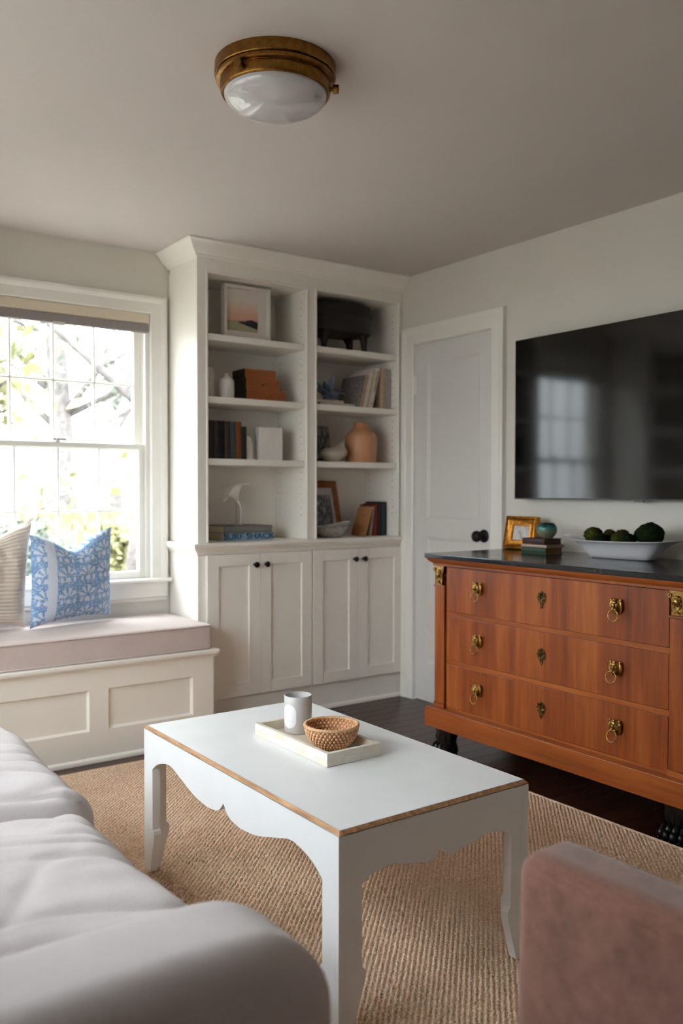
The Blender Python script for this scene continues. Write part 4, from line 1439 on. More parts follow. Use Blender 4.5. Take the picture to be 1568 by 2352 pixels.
tag(auto_smooth(tvs.build('bud_vase', m_glaze()), 70), 'small round teal glazed vase standing on the stacked books', 'vase')

# white dough bowl with moss balls
WHITEC = cm('white_glazed_ceramic', (222, 220, 222), .22, .02, 20, .05, 40, coat=.3)
BC = (3.02, 2.228)
def dish():
    """long dish: section interpolates from foot rectangle to a wide flared rim; local x along the length (world y)"""
    m_ = M()
    n = 72
    def loop(hx, hy, z, sq, wav=0.0, flare=0.0):
        out = []
        for k in range(n):
            a = 2 * PI * k / n
            c_, s_ = math.cos(a), math.sin(a)
            x = math.copysign(abs(c_) ** sq, c_) * hx; y = math.copysign(abs(s_) ** sq, s_) * hy
            zz = z + wav * (abs(c_) ** 6) + .003 * math.sin(3 * a + 1) * (1 if wav else 0)
            out.append((x, y, zz))
        return out
    L_ = [loop(.130, .036, .0, .45), loop(.143, .045, .004, .45), loop(.160, .057, .022, .5), (loop(.182, .072, .046, .55)), loop(.202, .086, .062, .55, .003), loop(.232, .098, .071, .6, .008), loop(.262, .104, .073, .62, .012), loop(.266, .105, .0765, .62, .012),
          loop(.258, .102, .0775, .62, .011), loop(.232, .092, .075, .6, .006), loop(.196, .079, .066, .55, .002), loop(.172, .063, .044, .55), loop(.14, .046, .014, .5), loop(.06, .02, .010, .6)]
    vs_ = [p for l_ in L_ for p in l_]
    fs_ = [(i * n + k, i * n + (k + 1) % n, (i + 1) * n + (k + 1) % n, (i + 1) * n + k) for i in range(len(L_) - 1) for k in range(n)]
    fs_.append(tuple(range(n))[::-1]); fs_.append(tuple(range((len(L_) - 1) * n, len(L_) * n)))
    m_.add(vs_, fs_)
    m_.xf(Matrix.Translation((BC[0], BC[1], TOPZ)) @ Matrix.Rotation(R(90 + 2), 4, 'Z'))
    o = m_.build('dough_bowl', WHITEC)
    auto_smooth(o, 60)
    return tag(o, 'long white ceramic dish holding moss balls on the chest', 'dish')
dish()
def m_moss(name, a, b_, c_):
    m, t, b = base(name, b_, .95, 0, .1)
    v = t.co()
    f = t.m('ADD', t.m('MULTIPLY', t.noise(v, 120, 4, .7), .7), t.m('MULTIPLY', t.noise(v, 25, 2), .3))
    t.l(t.ramp(f, [(.35, lin(a)), (.55, lin(b_)), (.7, lin(c_))]), b.inputs['Base Color'])
    t.l(t.bump(t.noise(v, 300, 3), .8, .003), b.inputs['Normal'])
    return m
MOSS_L = m_moss('bright_moss', (28, 32, 12), (66, 72, 26), (112, 116, 52))
MOSS_D = m_moss('dark_moss', (10, 18, 8), (22, 36, 14), (38, 56, 24))
MOSS_B = m_moss('brownish_moss', (34, 28, 16), (66, 60, 30), (104, 92, 52))
def moss(label, y, x, z, r, mat, lump, seed):
    m_ = M().ell((0, 0, 0), (r, r * 1.05, r * .92), 28, 20)
    out = []
    for p in m_.v:
        v = Vector(p); n = v.normalized()
        k = 0
        if lump == 'pod':      # smooth velvety lobes
            k = -.11 * r * (1 - abs(math.sin(3.5 * math.atan2(n.y, n.x + 1e-6) + 2 * n.z))) ** 4 + .10 * r * noise.noise(n * 2.2 + Vector((seed, 0, 0)))
        else:
            k = .16 * r * noise.noise(n * 7 + Vector((seed, 0, 0))) + .12 * r * noise.noise(n * 15 + Vector((seed, 3, 0)))
        out.append(tuple(v + n * k + Vector((x, y, z))))
    m_.v = out
    tag(m_.build('moss_ball', mat, None, smooth=True), label, 'moss ball', 'moss balls in the white dish')
yb = lambda px: BC[1] + px
MZ = TOPZ + .074
moss('bright green rough moss ball at the left end of the dish', 2.372, 3.02, MZ + .016, .038, MOSS_L, 'r', 1)
moss('small brown tinged moss ball beside the left bright green one', 2.314, 3.052, MZ + .018, .027, MOSS_B, 'r', 2)
moss('small smooth dark moss ball low at the front of dish', 2.305, 2.985, MZ + .004, .027, MOSS_D, 'pod', 3)
moss('brown green rough moss ball in the middle at the back', 2.246, 3.046, MZ + .015, .032, MOSS_B, 'r', 4)
moss('olive rough moss ball in the middle at the front', 2.222, 2.985, MZ + .008, .027, MOSS_L, 'r', 5)
moss('medium dark moss ball low in front of the largest one', 2.166, 2.978, MZ + .008, .029, MOSS_D, 'pod', 6)
moss('smooth dark moss ball tucked behind the largest one', 2.166, 3.066, MZ + .026, .032, MOSS_D, 'pod', 7)
moss('largest dark green moss ball at the right end of dish', 2.094, 3.02, MZ + .032, .052, MOSS_D, 'pod', 8)

# ------------------------------------------------------------------ left bay of the bookcase
S1, S2, S3, S0 = SHZ[0] + .0005, SHZ[1] + .0005, SHZ[2] + .0005, ZC + .0003
def art():
    r = tag(empty('framed_print', (2.226, 3.96, S1)), 'white box framed landscape print in pinks on the top left shelf', 'framed print')
    T = Matrix.Translation((2.226, 3.935, S1))
    w, h = .270, .275
    frame_bars(w, h, [(0, -.04), (0, 0), (.014, 0), (.014, -.02), (.014, -.04)]).xf(T).build('frame', cm('white_frame', (226, 220, 212), .5, .02), r)
    M().box(-w / 2 + .0135, w / 2 - .0135, .022, .026, .0135, h - .0135).xf(T).build('mat_board', cm('mat_board', (226, 216, 208), .8, .02), r)
    m, t, b = base('abstract_landscape_print', (200, 170, 150), .7)
    uv = t.co('Generated')
    x, _, z = t.sep(uv)
    n = t.noise(uv, 4, 4, .6)
    zz = t.m('ADD', z, t.m('MULTIPLY', t.m('SUBTRACT', n, .5), .14))
    sky = t.ramp(zz, [(.26, lin((172, 166, 136))), (.33, lin((168, 160, 138))), (.345, lin((226, 168, 150))), (.55, lin((226, 180, 158))), (.78, lin((228, 200, 180))), (.95, lin((226, 210, 198)))])
    # dark headland: wedge narrowing to the left
    top = t.m('SUBTRACT', .41, t.m('MULTIPLY', t.m('ABSOLUTE', t.m('SUBTRACT', x, .80)), .28))
    bot = t.m('ADD', .10, t.m('MULTIPLY', t.m('SUBTRACT', 1.0, x), .30))
    hl = t.m('MULTIPLY', t.m('MULTIPLY', t.m('LESS_THAN', z, top), t.m('GREATER_THAN', z, bot)), t.m('GREATER_THAN', x, .40))
    col = t.mix(hl, sky, lin((34, 40, 54)))
    red = t.m('MULTIPLY', t.m('GREATER_THAN', t.noise(uv, 11, 2), .62), t.m('LESS_THAN', t.m('ABSOLUTE', t.m('SUBTRACT', z, .31)), .05))
    col = t.mix(red, col, lin((186, 108, 100)))
    t.l(col, b.inputs['Base Color'])
    M().box(-w / 2 + .014, w / 2 - .066, .020, .0218, .045, h - .075).xf(T).build('picture', m, r)
art()
WV = cm('white_matte_ceramic', (222, 216, 208), .4, .03, 30)
def vase(label, prof, c, mat, n=36, name='vase', cat='vase', ex=1, ey=1):
    o = M().lathe(prof, c, n, cap=False, ex=ex, ey=ey).build(name, mat)
    return tag(auto_smooth(o, 60), label, cat)
vase('tall white cylinder vase half hidden at the left of second shelf', [(.001, 0), (.034, 0), (.036, .004), (.036, .13), (.030, .150), (.022, .158), (.020, .156), (.028, .148), (.032, .128), (.032, .006), (.001, .006)], (2.027, 4.0, S2), WV)
vase('white bottle vase with narrow neck beside the wooden boxes', [(.001, 0), (.034, 0), (.037, .004), (.0385, .06), (.037, .090), (.030, .103), (.016, .110), (.011, .116), (.0105, .126), (.0125, .130), (.010, .1305), (.009, .118), (.001, .112)], (2.110, 3.950, S2), WV)
LACQ = cm('black_lacquer', (16, 14, 14), .4, .1)
def box_(label, x0, x1, z0, z1, y0):
    r = tag(empty('wooden_box', ((x0 + x1) / 2, y0 + .07, z0)), label, 'box', 'stacked wooden boxes')
    M().box(x0 + .002, x1, y0 + .003, y0 + .14, z0, z1).build('body', LACQ, r, bevel=.001)
    M().box(x0 + .0022, x1 + .0005, y0, y0 + .0028, z0 + .0004, z1 - (z1 - z0) * .38).build('front', BOXWOOD, r)
    M().box(x0 + .0022, x1 + .0005, y0, y0 + .0028, z1 - (z1 - z0) * .38 + .0008, z1 - .0004).build('lid', BOXWOOD, r)
    xc, zc = (x0 + x1) / 2, z0 + (z1 - z0) * .5
    lk_ = M().lathe([(.001, -.001), (.0085, -.001), (.0075, -.004), (.004, -.006), (.004, -.010), (.006, -.013), (.001, -.0155)], (xc, y0, zc), 16, 'y', cap=False)
    lk_.prism([(xc - .005, zc - .005), (xc + .005, zc - .005), (xc, zc - .014)], 'y', y0 - .003, y0 - .001)
    auto_smooth(lk_.build('clasp', ANTIQUE, r), 40)
box_('largest wooden box with brass clasp at the bottom of the stack', 2.212, 2.4515, S2, S2 + .060, 3.93)
box_('middle wooden box with brass clasp in the stack of three', 2.211, 2.411, S2 + .0605, S2 + .1165, 3.933)
box_('smallest wooden box with brass clasp on top of the stack', 2.207, 2.392, S2 + .117, S2 + .163, 3.936)
zt = S3
bks = [(1.965, 2.033, .194, (52, 40, 32), 'thick brown leather book at the far left of third shelf'), (2.0335, 2.0495, .194, (78, 70, 70), 'slim grey book beside the thick brown one'),
       (2.050, 2.0915, .194, (16, 16, 16), 'broad black book in the row of old books'), (2.092, 2.0995, .192, (104, 58, 36), 'very thin russet book between black and charcoal books'), (2.100, 2.1220, .193, (46, 46, 42), 'charcoal book with plain spine in the old row'),
       (2.1225, 2.1522, .193, (66, 76, 76), 'slate blue grey book with faded tooling in the row'), (2.1535, 2.1850, .194, (132, 70, 30), 'tan orange leather book with dark label in the row'), (2.1857, 2.2155, .170, (20, 22, 28), 'short navy black book at the right end of old row')]
for a, b_, h, col, lab in bks:
    book(lab, ((a + b_) / 2, 3.935, zt), b_ - a, .13, h, col, group='old books on the third left shelf')
ml = cm('white_marble', (214, 206, 196), .35, .12, 14)
bm = M()
prf = [(2.2175, S3), (2.2565, S3)] + [(2.2175 + .039 * math.cos(a), S3 + .086 + .039 * math.sin(a)) for a in np.linspace(0, PI / 2, 12)]
bm.prism(prf, 'y', 3.94, 4.04)
tag(auto_smooth(bm.build('bookend', ml, bevel=.002), 40), 'white marble quarter arch bookend beside the old books', 'bookend')
wb2 = tag(empty('gift_box', (2.365, 3.96, S3)), 'square white box with raised sprig on the third left shelf', 'box')
T = Matrix.Translation((2.362, 3.93, S3)) @ Matrix.Rotation(R(-4), 4, 'Z')
M().box(-.066, .066, 0, .06, 0, .172).xf(T).build('body', cm('white_card_box', (228, 222, 216), .7, .02), wb2, bevel=.001)
tw_ = M().tube([(.004, -.002, .045), (.006, -.0025, .07), (.0085, -.0025, .095), (.004, -.002, .122)], [.0013, .0016, .0016, .0026], 6)
for dx, dz in ((-.010, .010), (.009, .012), (-.014, .0), (.014, .002), (.001, .016)):
    tw_.tube([(.004, -.002, .120), (.004 + dx, -.002, .120 + dz)], [.0012, .0007], 5)
tw_.xf(T).build('sprig', cm('ivory_sprig', (236, 226, 212), .6), wb2)
# bottom shelf: two big books, flower sculpture
BY = 3.975
flatbook('blue coffee table book lettered SURF SHACK on the bottom left shelf', 2.252, BY, S0, .038, .296, .19, (150, 182, 204), 0)
flatbook('grey coffee table book lying on top of the blue one', 2.248, BY + .002, S0 + .0385, .037, .292, .19, (128, 124, 122), 0)
def lettering(txt, size, T, mat, parent, ext=.0004):
    cu_ = bpy.data.curves.new('lettering', 'FONT')
    cu_.body = txt; cu_.size = size; cu_.extrude = ext; cu_.align_x = 'CENTER'; cu_.align_y = 'CENTER'
    ob = bpy.data.objects.new('tmp_text', cu_)
    COL.objects.link(ob)
    dg = bpy.context.evaluated_depsgraph_get()
    me = bpy.data.meshes.new_from_object(ob.evaluated_get(dg))
    bpy.data.objects.remove(ob)
    og = ORG[parent.name]
    for v in me.vertices:
        v.co = (T @ v.co) - og
    me.materials.clear(); me.materials.append(mat)
    o = bpy.data.objects.new('lettering', me); COL.objects.link(o); o.parent = parent
    return o
surf = [o for o in bpy.data.objects if o.get('label', '').startswith('blue coffee')][0]
# letters stand on the spine: text plane x -> world x, y -> world z; wide heavy capitals
TT = Matrix.Translation((2.252, BY - .0036, S0 + .0195)) @ Matrix(((1.30, 0, 0, 0), (0, 0, -1, 0), (0, 1, 0, 0), (0, 0, 0, 1)))
ltr = lettering('SURF SHACK', .041, TT, cm('deep_blue_ink', (22, 62, 104), .6), surf)
sd = ltr.modifiers.new('heavier', 'SOLIDIFY'); sd.thickness = .0022
lily = tag(empty('flower_sculpture', (2.17, 4.03, S0 + .0765)), 'white calla lily sculpture standing on the grey book', 'sculpture')
zq = S0 + .0762
LW_ = cm('white_porcelain', (248, 245, 240), .25, .03, 30)
sx, sy = 2.226, 4.03
M().tube([(sx + .006, sy, zq + .001), (sx + .010, sy, zq + .04), (sx + .012, sy, zq + .08), (sx + .006, sy, zq + .112), (sx - .012, sy, zq + .132)], [.0045, .0045, .0048, .006, .009], 10).build('stem', LW_, lily, smooth=True)
M().tube([(sx - .018, sy + .004, zq + .001), (sx - .017, sy + .004, zq + .07), (sx - .018, sy + .002, zq + .125)], .0032, 8).build('glass_stem', CLEAR, lily, smooth=True)
M().lathe([(.001, 0), (.030, 0), (.030, .003), (.001, .0035)], (sx - .008, sy, zq + .0002), 24, cap=False).build('glass_base', CLEAR, lily)
fl_ = M()
vs_, fs_ = [], []
nu, nv = 14, 30
for i in range(nu + 1):
    u = i / nu
    for j in range(nv):
        a = 2 * PI * j / nv
        tip = max(0, math.cos(a)) ** 3
        back = max(0, -math.cos(a)) ** 2
        r_ = .007 + .046 * u ** 1.2 + .045 * tip * u ** 2.2 + .022 * back * u ** 2
        z = .096 * u - .040 * tip * u ** 5 - .050 * back * u ** 3 - .012 * u ** 6
        # the flower leans towards the left and a little to the front
        vs_.append(Matrix.Rotation(R(-28), 3, 'Y') @ Vector((r_ * math.cos(a), r_ * .8 * math.sin(a), z)) + Vector((sx - .010, sy, zq + .130)))
for i in range(nu):
    for j in range(nv):
        fs_.append((i * nv + j, i * nv + (j + 1) % nv, (i + 1) * nv + (j + 1) % nv, (i + 1) * nv + j))
fo = fl_.add(vs_, fs_).build('flower', LW_, lily, smooth=True)
sd = fo.modifiers.new('petal_thickness', 'SOLIDIFY'); sd.thickness = .003

# ------------------------------------------------------------------ right bay
def stool():
    r = tag(empty('wooden_bucket', (2.848, 4.016, S1)), 'dark wooden oval bucket with lid on curved legs on the top right shelf', 'bucket')
    c = (2.848, 4.016, S1)
    pr = [(.001, .062), (.80, .062), (.90, .066), (.965, .09), (1.0, .14), (1.0, .19)]
    b = M()
    n = 60
    def sup(r_, z, wob=True):
        out = []
        for k in range(n):
            a = 2 * PI * k / n
            c_, s_ = math.cos(a), math.sin(a)
            st_ = 1 + (.006 if (k // 3) % 2 else -.002)
            x = math.copysign(abs(c_) ** .7, c_) * .203 * r_ * st_; y = math.copysign(abs(s_) ** .7, s_) * .128 * r_ * st_
            out.append((c[0] + x, c[1] + y, c[2] + z))
        return out
    def stack(rows):
        m_ = M()
        vs2 = [p for (r_, z) in rows for p in sup(r_, z)]
        fs2 = [(i * n + k, i * n + (k + 1) % n, (i + 1) * n + (k + 1) % n, (i + 1) * n + k) for i in range(len(rows) - 1) for k in range(n)]
        fs2.append(tuple(range(n))[::-1]); fs2.append(tuple(range((len(rows) - 1) * n, len(rows) * n)))
        return m_.add(vs2, fs2)
    auto_smooth(stack([(.90, .100), (.97, .106), (.985, .12), (1.0, .196)]).build('bucket_body', DARKWOOD, r), 25)
    auto_smooth(stack([(1.0, .201), (1.01, .206), (1.0, .24), (.95, .258), (.80, .270), (.4, .274)]).build('lid', DARKWOOD, r), 25)
    auto_smooth(stack([(1.008, .1965), (1.012, .1985), (1.008, .2005)]).build('metal_band', cm('dull_iron', (70, 64, 58), .5, metal=1), r), 25)
    for dx, dy in ((-.14, -.075), (.13, -.075), (-.13, .075), (.14, .075)):
        sg = 1 if dx > 0 else -1
        M().tube([(c[0] + dx * .92, c[1] + dy, S1 + .105), (c[0] + dx, c[1] + dy, S1 + .075), (c[0] + dx * 1.02, c[1] + dy, S1 + .03), (c[0] + dx * 1.06, c[1] + dy, S1 + .0045)], [.030, .022, .0165, .0155], 12).build('leg', DARKWOOD, r, smooth=True)
stool()
flatbook('cream paperback at the bottom under the blue flower ornament', 2.782, 3.92, S2, .0165, .236, .17, (206, 196, 180), 0)
flatbook('shorter cream paperback directly under the blue flower ornament', 2.738, 3.925, S2 + .017, .0150, .178, .15, (200, 188, 172), 0)
cz2 = S2 + .0326
bl = tag(empty('flower_ornament', (2.768, 3.99, cz2)), 'blue grey flower ornament with curling petals on the cream paperbacks', 'ornament')
BLUEG = cm('blue_grey_glaze', (116, 126, 150), .4, .25, 25)
rq = random.Random(21)
def petal(base_, dirv, length, width, curl):
    """tapered curling blade"""
    m_ = M()
    d = Vector(dirv).normalized()
    side = d.cross(Vector((0, 0, 1))).normalized() if abs(d.z) < .95 else Vector((1, 0, 0))
    nrm = side.cross(d)
    rows = 9
    vs2 = []
    for i in range(rows):
        t = i / (rows - 1)
        wv = width * math.sin(PI * min(1, .15 + t * .85)) ** .8 * (1 - .35 * t) + .0015
        p = Vector(base_) + d * (length * t) + nrm * (curl * length * t * t)
        p += Vector((0, 0, -.15 * length * t ** 3))
        for s_ in (-1, -.5, 0, .5, 1):
            vs2.append(p + side * (wv * s_) + nrm * (-.28 * wv * (1 - s_ * s_)))
    fs2 = [(i * 5 + k, i * 5 + k + 1, (i + 1) * 5 + k + 1, (i + 1) * 5 + k) for i in range(rows - 1) for k in range(4)]
    return m_.add(vs2, fs2)
cb = Vector((2.768, 3.995, cz2 + .030))
pets = [((-.8, -.2, .75), .10, .013), ((-.9, .1, .35), .085, .013), ((-.55, -.5, .15), .07, .015), ((.15, -.25, 1.0), .115, .018), ((.75, -.25, .45), .085, .020), ((.85, .1, .1), .085, .018), ((.25, -.7, .1), .06, .017), ((-.3, -.5, .6), .08, .016), ((.45, .3, .7), .085, .016), ((-.2, .5, .6), .08, .015), ((.5, -.6, -.1), .055, .015), ((-.75, -.45, -.02), .065, .014), ((-.5, -.3, .95), .085, .015), ((.5, -.4, .8), .08, .017), ((-.9, -.1, .6), .09, .013), ((.1, -.8, .45), .07, .018), ((.8, -.5, .2), .07, .018)]
for dv, ln, wd in pets:
    o = petal(cb, dv, ln * 1.22, wd * 1.35, (rq.uniform(-.45, .45) if dv[2] > .3 else rq.uniform(.05, .3))).build('petal', BLUEG, bl, smooth=True)
    sd = o.modifiers.new('petal_thickness', 'SOLIDIFY'); sd.thickness = .003
auto_smooth(M().lathe([(.001, 0), (.034, 0), (.036, .004), (.028, .015), (.018, .030), (.001, .034)], (cb.x, cb.y, cz2), 20, cap=False).build('stem_base', BLUEG, bl), 60)
def m_speckle():
    m, t, b = base('speckled_linen_cover', (120, 112, 112), .8)
    f = t.noise(t.co(), 130, 4, .8)
    t.l(t.ramp(f, [(.38, lin((84, 76, 76))), (.55, lin((140, 132, 132))), (.72, lin((196, 190, 186)))]), b.inputs['Base Color'])
    return m
CACHE['cloth_120_112_112'] = m_speckle()
# leaning pale books: lean angle tilts their tops to the right
BYY = 3.915
def leaning(lab, xb, t_, h, d, col, lean, pages=(206, 196, 180), y=BYY, z=None, grp='pale books leaning on the second right shelf'):
    return book(lab, (xb, y, S2 if z is None else z), t_, d, h, col, lean=lean, pages=pages, group=grp)
leaning('speckled grey covered book at the left of the leaning books', 2.9205, .014, .185, .20, (120, 112, 112), 14)
leaning('tan covered book with small round mark on its spine', 2.9410, .0235, .190, .17, (176, 150, 124), 14)
leaning('white leaning book between tan and cream spines', 2.9655, .0220, .216, .21, (214, 202, 192), 14)
leaning('narrow cream leaning book with aged spine', 2.9850, .0135, .200, .15, (196, 174, 138), 14)
wlb = leaning('white leaning book with dark vertical lettering on its spine', 3.008, .0285, .234, .20, (216, 206, 196), 14)
sm = M()     # dashes standing in for the blurred, unreadable spine lettering
T = Matrix.Translation((3.008, BYY, S2 + .003)) @ Matrix.Rotation(R(14), 4, 'Y')
rs = random.Random(9)
z_ = .100
while z_ < .215:
    w = rs.uniform(.003, .006)
    sm.box(-.004 + rs.uniform(-.001, .001), .005 + rs.uniform(-.001, .001), -.0036, -.0031, z_, z_ + w)
    z_ += w + rs.uniform(.002, .0045)
sm.box(-.003, .003, -.0036, -.0031, .02, .028)
sm.xf(T).build('spine_print', cm('dark_grey_ink', (60, 58, 60), .6), wlb)['kind'] = 'stuff'
book('upright beige book behind the lettered white book', (3.106, BYY + .01, S2), .036, .18, .236, (190, 168, 142), lean=0, group='upright pale books at the right of the second shelf')
book('upright lilac grey book next to the bookcase side', (3.1330, BYY + .006, S2), .0160, .18, .234, (170, 158, 164), lean=0, group='upright pale books at the right of the second shelf')
book('upright grey white book touching the bookcase side', (3.1515, BYY + .006, S2), .0190, .18, .230, (176, 168, 164), lean=0, group='upright pale books at the right of the second shelf')
# third shelf
def m_photo(name, seed, dark=.0):
    m, t, b = base(name, (90, 88, 88), .35)
    uv = t.co('Generated')
    f = t.noise(t.mp(uv, (6, 1, 4), (seed, 0, seed)), 1.4, 5, .62, .5)
    t.l(t.ramp(f, [(.36, lin((24, 23, 24))), (.5, lin((84, 82, 84))), (.66, lin((170, 167, 166)))]), b.inputs['Base Color'])
    return m
pf = tag(empty('photo_frame', (2.752, 4.07, S3)), 'black and white photo in clear frame behind the stone vase', 'photo frame')
T = Matrix.Translation((2.752, 4.045, S3 + .0022)) @ Matrix.Rotation(R(-8), 4, 'X')
M().box(-.078, .078, .001, .012, 0, .205).xf(T).build('frame', cm('grey_acrylic', (86, 82, 80), .3), pf, bevel=.001)
M().box(-.074, .074, -.0006, .0009, .006, .199).xf(T).build('photo', m_photo('old_group_photo', 3.3), pf)
STN = cm('pale_rough_stone', (196, 184, 168), .75, .1, 20, .3, 80)
hs = M()
vs_, fs_ = [], []
nu, nv = 20, 36
for i in range(nu + 1):
    u = i / nu
    for j in range(nv):
        a = 2 * PI * j / nv
        prof_ = (math.sin(PI * min(.985, .12 + .60 * u)) ** .85)
        r_ = .078 * prof_ * (1 if u < .7 else 1 - .22 * (u - .7) / .3)
        lip = .030 * max(0, math.cos(a)) ** 2 * max(0, u - .55) / .45 - .006 * max(0, -math.cos(a)) * u
        vs_.append((2.780 + r_ * 1.06 * math.cos(a) + .012 * u * max(0, math.cos(a)), 3.962 + r_ * .82 * math.sin(a), S3 + .0006 + .080 * u + lip))
for i in range(nu):
    for j in range(nv):
        fs_.append((i * nv + j, i * nv + (j + 1) % nv, (i + 1) * nv + (j + 1) % nv, (i + 1) * nv + j))
fs_.append(tuple(range(nv))[::-1])
# inner wall so that the mouth is hollow
k0 = len(vs_)
for i in range(6):
    u = i / 5
    for j in range(nv):
        q = vs_[nu * nv + j]
        cx_, cy_ = 2.786, 3.962
        s_ = .9 - .15 * u
        vs_.append((cx_ + (q[0] - cx_) * s_, cy_ + (q[1] - cy_) * s_, q[2] - .055 * u))
for j in range(nv):
    fs_.append((nu * nv + j, nu * nv + (j + 1) % nv, k0 + (j + 1) % nv, k0 + j))
for i in range(5):
    for j in range(nv):
        fs_.append((k0 + i * nv + j, k0 + i * nv + (j + 1) % nv, k0 + (i + 1) * nv + (j + 1) % nv, k0 + (i + 1) * nv + j))
fs_.append(tuple(range(k0 + 5 * nv, k0 + 6 * nv)))
tag(auto_smooth(hs.add(vs_, fs_).build('stone_vase', STN), 60), 'squat pale stone vase with pointed lip before the photo', 'vase')
TERRA = m_wood('turned_pale_terracotta', [(176, 118, 80), (200, 144, 104), (214, 164, 124)], 'z', .8, .5, .1)
vase('large terracotta jug vase with stepped shoulder on third right shelf', [(.001, 0), (.086, 0), (.089, .004), (.0915, .10), (.0925, .145), (.091, .152), (.083, .166), (.072, .176), (.058, .190), (.046, .200), (.0425, .206), (.0425, .2075), (.0395, .209), (.0395, .228), (.0370, .2295), (.033, .229), (.033, .2), (.02, .19), (.001, .19)], (2.988, 3.978, S3), TERRA, 48)
# bottom right shelf
rf = tag(empty('rattan_frame', (2.798, 4.08, S0)), 'rattan picture frame with black and white photo on the bottom shelf', 'picture frame')
T = Matrix.Translation((2.798, 4.055, S0 + .001)) @ Matrix.Rotation(R(4), 4, 'Z') @ Matrix.Rotation(R(-13), 4, 'X')
RAT2 = m_wood('woven_rattan_wrap', [(128, 76, 36), (166, 104, 54), (190, 128, 72)], 'x', 4, .5, .1)
rw, rh = .262, .325
rm = M()
for k in range(46):
    t = k / 45
    for side in (0, 1):
        zc = rh * t
        rm.ell((-rw / 2 + .022 if side == 0 else rw / 2 - .022, -.002, .006 + (rh - .012) * t), (.0225, .009, .0042), 8, 6)
for k in range(30):
    t = k / 29
    xx = -rw / 2 + .044 + (rw - .088) * t
    rm.ell((xx, -.002, rh - .022), (.0032, .009, .0225), 6, 6); rm.ell((xx, -.002, .022), (.0032, .009, .0225), 6, 6)
rm.xf(T).build('wrapped_moulding', RAT2, rf, smooth=True)['kind'] = 'stuff'
M().box(-rw / 2 + .012, rw / 2 - .012, .001, .008, .012, rh - .012).xf(T).build('backing', BOXWOOD, rf)
M().box(-rw / 2 + .040, rw / 2 - .040, -.0012, .0008, .040, rh - .040).xf(T).build('mat_board', cm('grey_white_mat', (196, 192, 190), .7, .02), rf)
M().box(-rw / 2 + .062, rw / 2 - .062, -.0022, -.0013, .062, rh - .085).xf(T).build('photo', m_photo('old_house_photo', 8.1), rf)
sb = tag(empty('silver_bowl', (2.79, 3.95, S0)), 'silver bowl with handle holding folded papers on the bottom shelf', 'bowl')
scx, scy = 2.752, 3.935
auto_smooth(M().lathe([(.001, .002), (.052, .0), (.056, .003), (.058, .008), (.085, .020), (.108, .040), (.118, .058), (.122, .061), (.120, .063), (.115, .060), (.105, .042), (.082, .023), (.001, .012)], (scx, scy, S0), 48, cap=False, ey=.62).build('bowl_body', SILVER, sb), 60)
M().tube([(scx + .112, scy, S0 + .058), (scx + .128, scy, S0 + .066), (scx + .150, scy, S0 + .064), (scx + .158, scy, S0 + .062)], [.006, .005, .006, .004], 8, flat=.5).build('handle', SILVER, sb, smooth=True)
for k, (yw, tl, xo) in enumerate(((4, 9, .03), (-4, 9, .045))):
    pb = M().box(-.07, .07, -.03, .03, 0, .0035)
    place(pb, (scx + xo, scy + .004 * k, S0 + .062 + .0125 * k), yw, 0, -tl)
    tag(pb.build('folded_paper', cm('white_paper', (222, 216, 212), .8, .02)), ('lower folded white paper lying in the silver bowl', 'upper folded white paper sticking out of the silver bowl')[k], 'paper', 'papers in the silver bowl')
BR = 'old books on the bottom right shelf'
def br(lab, x, t_, h, d, col, lean=0, y=3.955, pg=(190, 170, 140)):
    return book(lab, (x, y, S0), t_, d, h, col, lean=lean, pages=pg, group=BR)
br('plain tan kraft book leaning at the left of the old books', 2.985, .012, .165, .125, (178, 122, 78), 17, 3.935)
br('worn beige book leaning behind the tan kraft book', 3.036, .016, .168, .13, (160, 142, 122), 8, 3.95)
br('bright red book with faded title in the bottom row', 3.0735, .020, .180, .14, (126, 36, 28), 1.5)
br('dark maroon book between red and blue books', 3.1015, .017, .186, .14, (66, 24, 22), 0)
br('tall petrol blue book at the right end of bottom shelf', 3.1365, .036, .196, .15, (32, 50, 60), 0)

# ------------------------------------------------------------------ garden outside
GZ = -.55
gr = M().box(-30, 34, YW + .3, 70, GZ - .1, GZ)
gr.box(-30, XL - .3, -25, YW + .3, GZ - .1, GZ)
struct(tag(gr.build('ground', cm('winter_lawn', (114, 111, 103), .95, .3, 4, .3, 20)), 'pale winter lawn beyond the window', 'lawn'))
FENCE = cm('weathered_fence_wood', (124, 116, 88), .9, .25, 6)
fc_ = thing('garden_fence', 'weathered board fence across the garden beyond the window', 'fence', (4, 11.2, GZ))
fme = None
for k in range(58):
    x = -1.2 + k * .17
    if fme is None:
        o = M().box(x, x + .15, 11.2, 11.22, GZ + .03, GZ + 1.5).build('board', FENCE, fc_)
        fme = o.data
    else:
        o = bpy.data.objects.new('board', fme); COL.objects.link(o); o.parent = fc_
        o.location = (k * .17, 0, .02 * math.sin(k * 2.3))
for z in (GZ + .3, GZ + 1.2):
    M().box(-1.2, 8.66, 11.221, 11.26, z, z + .09).build('rail', FENCE, fc_)
BARK = cm('grey_bark', (110, 104, 102), .95, .3, 12, .6, 30)
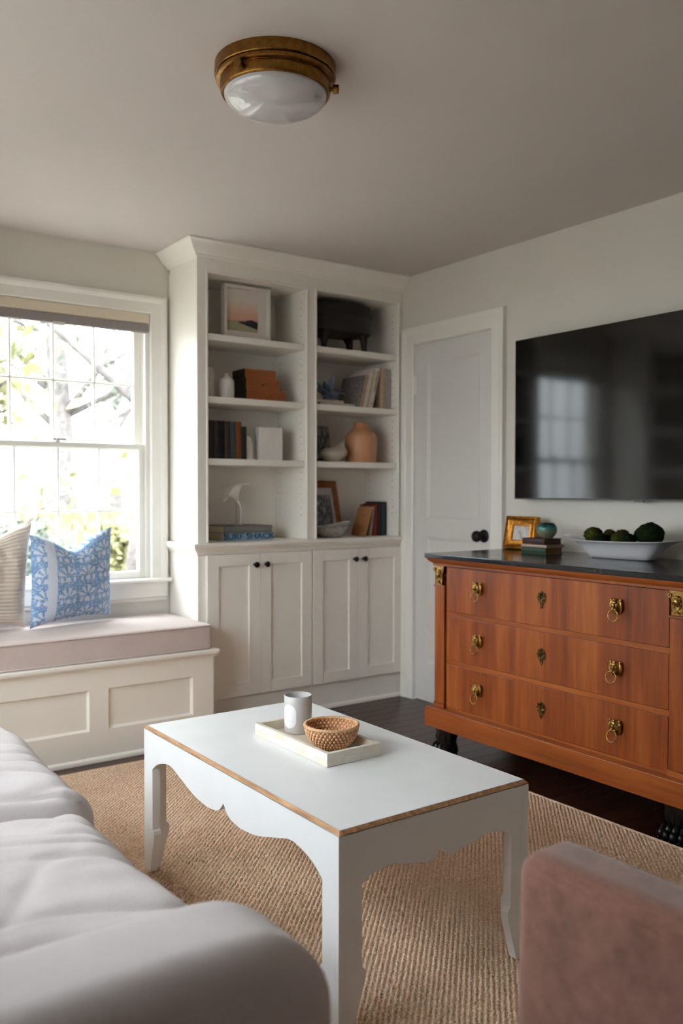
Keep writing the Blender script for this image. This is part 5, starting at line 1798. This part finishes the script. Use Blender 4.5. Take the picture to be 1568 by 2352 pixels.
def leaf_cloud(centers, n, size, seed):
    g = random.Random(seed)
    m_ = M()
    for i in range(n):
        c, r_ = g.choice(centers)
        d = Vector((g.gauss(0, 1), g.gauss(0, 1), g.gauss(0, 1))).normalized() * r_ * g.random() ** .4
        p = Vector(c) + Vector((d.x, d.y, d.z * .8))
        a = Vector((g.gauss(0, 1), g.gauss(0, 1), g.gauss(0, 1))).normalized()
        b = a.orthogonal().normalized()
        s_ = size * g.uniform(.6, 1.3)
        m_.add([p - a * s_, p - b * s_ * .5, p + a * s_, p + b * s_ * .5], [(0, 1, 2, 3)])
    return m_
LEAF_Y = cm('yellow_green_leaf', (126, 124, 84), .7, .3, 3)
LEAF_G = cm('evergreen_leaf', (104, 112, 98), .7, .3, 3)
def tree(label, x, y, h, r, lean, leafm, nl, seed, bare=False):
    t = thing('garden_tree', label, 'tree', (x, y, GZ), 'trees in the garden')
    tr_ = M()
    p0 = Vector((x, y, GZ)); top = Vector((x + lean * h, y, GZ + h))
    tr_.tube([p0, p0.lerp(top, .25) + Vector((.05, 0, 0)), p0.lerp(top, .55) - Vector((.06, 0, 0)), top], [r * 1.25, r, r * .8, r * .3], 12)
    g = random.Random(seed)
    cs_ = []
    for k in range(9):
        f = g.uniform(.35, .95)
        a = g.uniform(0, 2 * PI); L2 = h * g.uniform(.22, .42)
        b0 = p0.lerp(top, f)
        b1 = b0 + Vector((math.cos(a) * L2, math.sin(a) * L2, L2 * g.uniform(.2, .8)))
        mid = b0.lerp(b1, .5) + Vector((0, 0, .12 * L2))
        tr_.tube([b0, mid, b1], [r * .4 * (1.2 - f), r * .25 * (1.2 - f) + .006, .006], 7)
        cs_.append((b1, h * .16)); cs_.append((mid, h * .11))
    tr_.build('trunk', BARK, t, smooth=True)
    lf = leaf_cloud(cs_, nl, .075, seed).build('foliage', leafm, t)
    lf['kind'] = 'stuff'
tree('leaning grey trunked tree close beyond the right window panes', 3.4, 8.4, 6.4, .16, .09, LEAF_G, 700, 4)
tree('straight tree seen through the middle of the window', 4.5, 14.0, 7.5, .2, -.01, LEAF_G, 2600, 12)
tree('slender yellow green tree seen through the left panes', 1.75, 6.9, 3.4, .05, -.04, LEAF_Y, 900, 23)
tree('dense evergreen tree far back in the garden', 8.0, 21.0, 8.5, .2, .0, LEAF_G, 3600, 31)
for i, (x, y, r_, lab) in enumerate(((4.0, 9.9, .55, 'yellow green shrub before the fence at the right'), (2.7, 9.9, .6, 'olive shrub before the fence at the left'))):
    sh = thing('garden_shrub', lab, 'shrub', (x, y, GZ))
    M().tube([(x, y, GZ), (x + .03, y, GZ + .3), (x, y, GZ + .7)], [.04, .03, .01], 7).build('stem', BARK, sh)
    q = leaf_cloud([((x, y, GZ + .75), r_), ((x + .2, y, GZ + 1.1), r_ * .7), ((x - .2, y, GZ + 1.15), r_ * .6)], 1600, .06, 40 + i).build('foliage', LEAF_Y if i == 0 else LEAF_G, sh)
    q['kind'] = 'stuff'
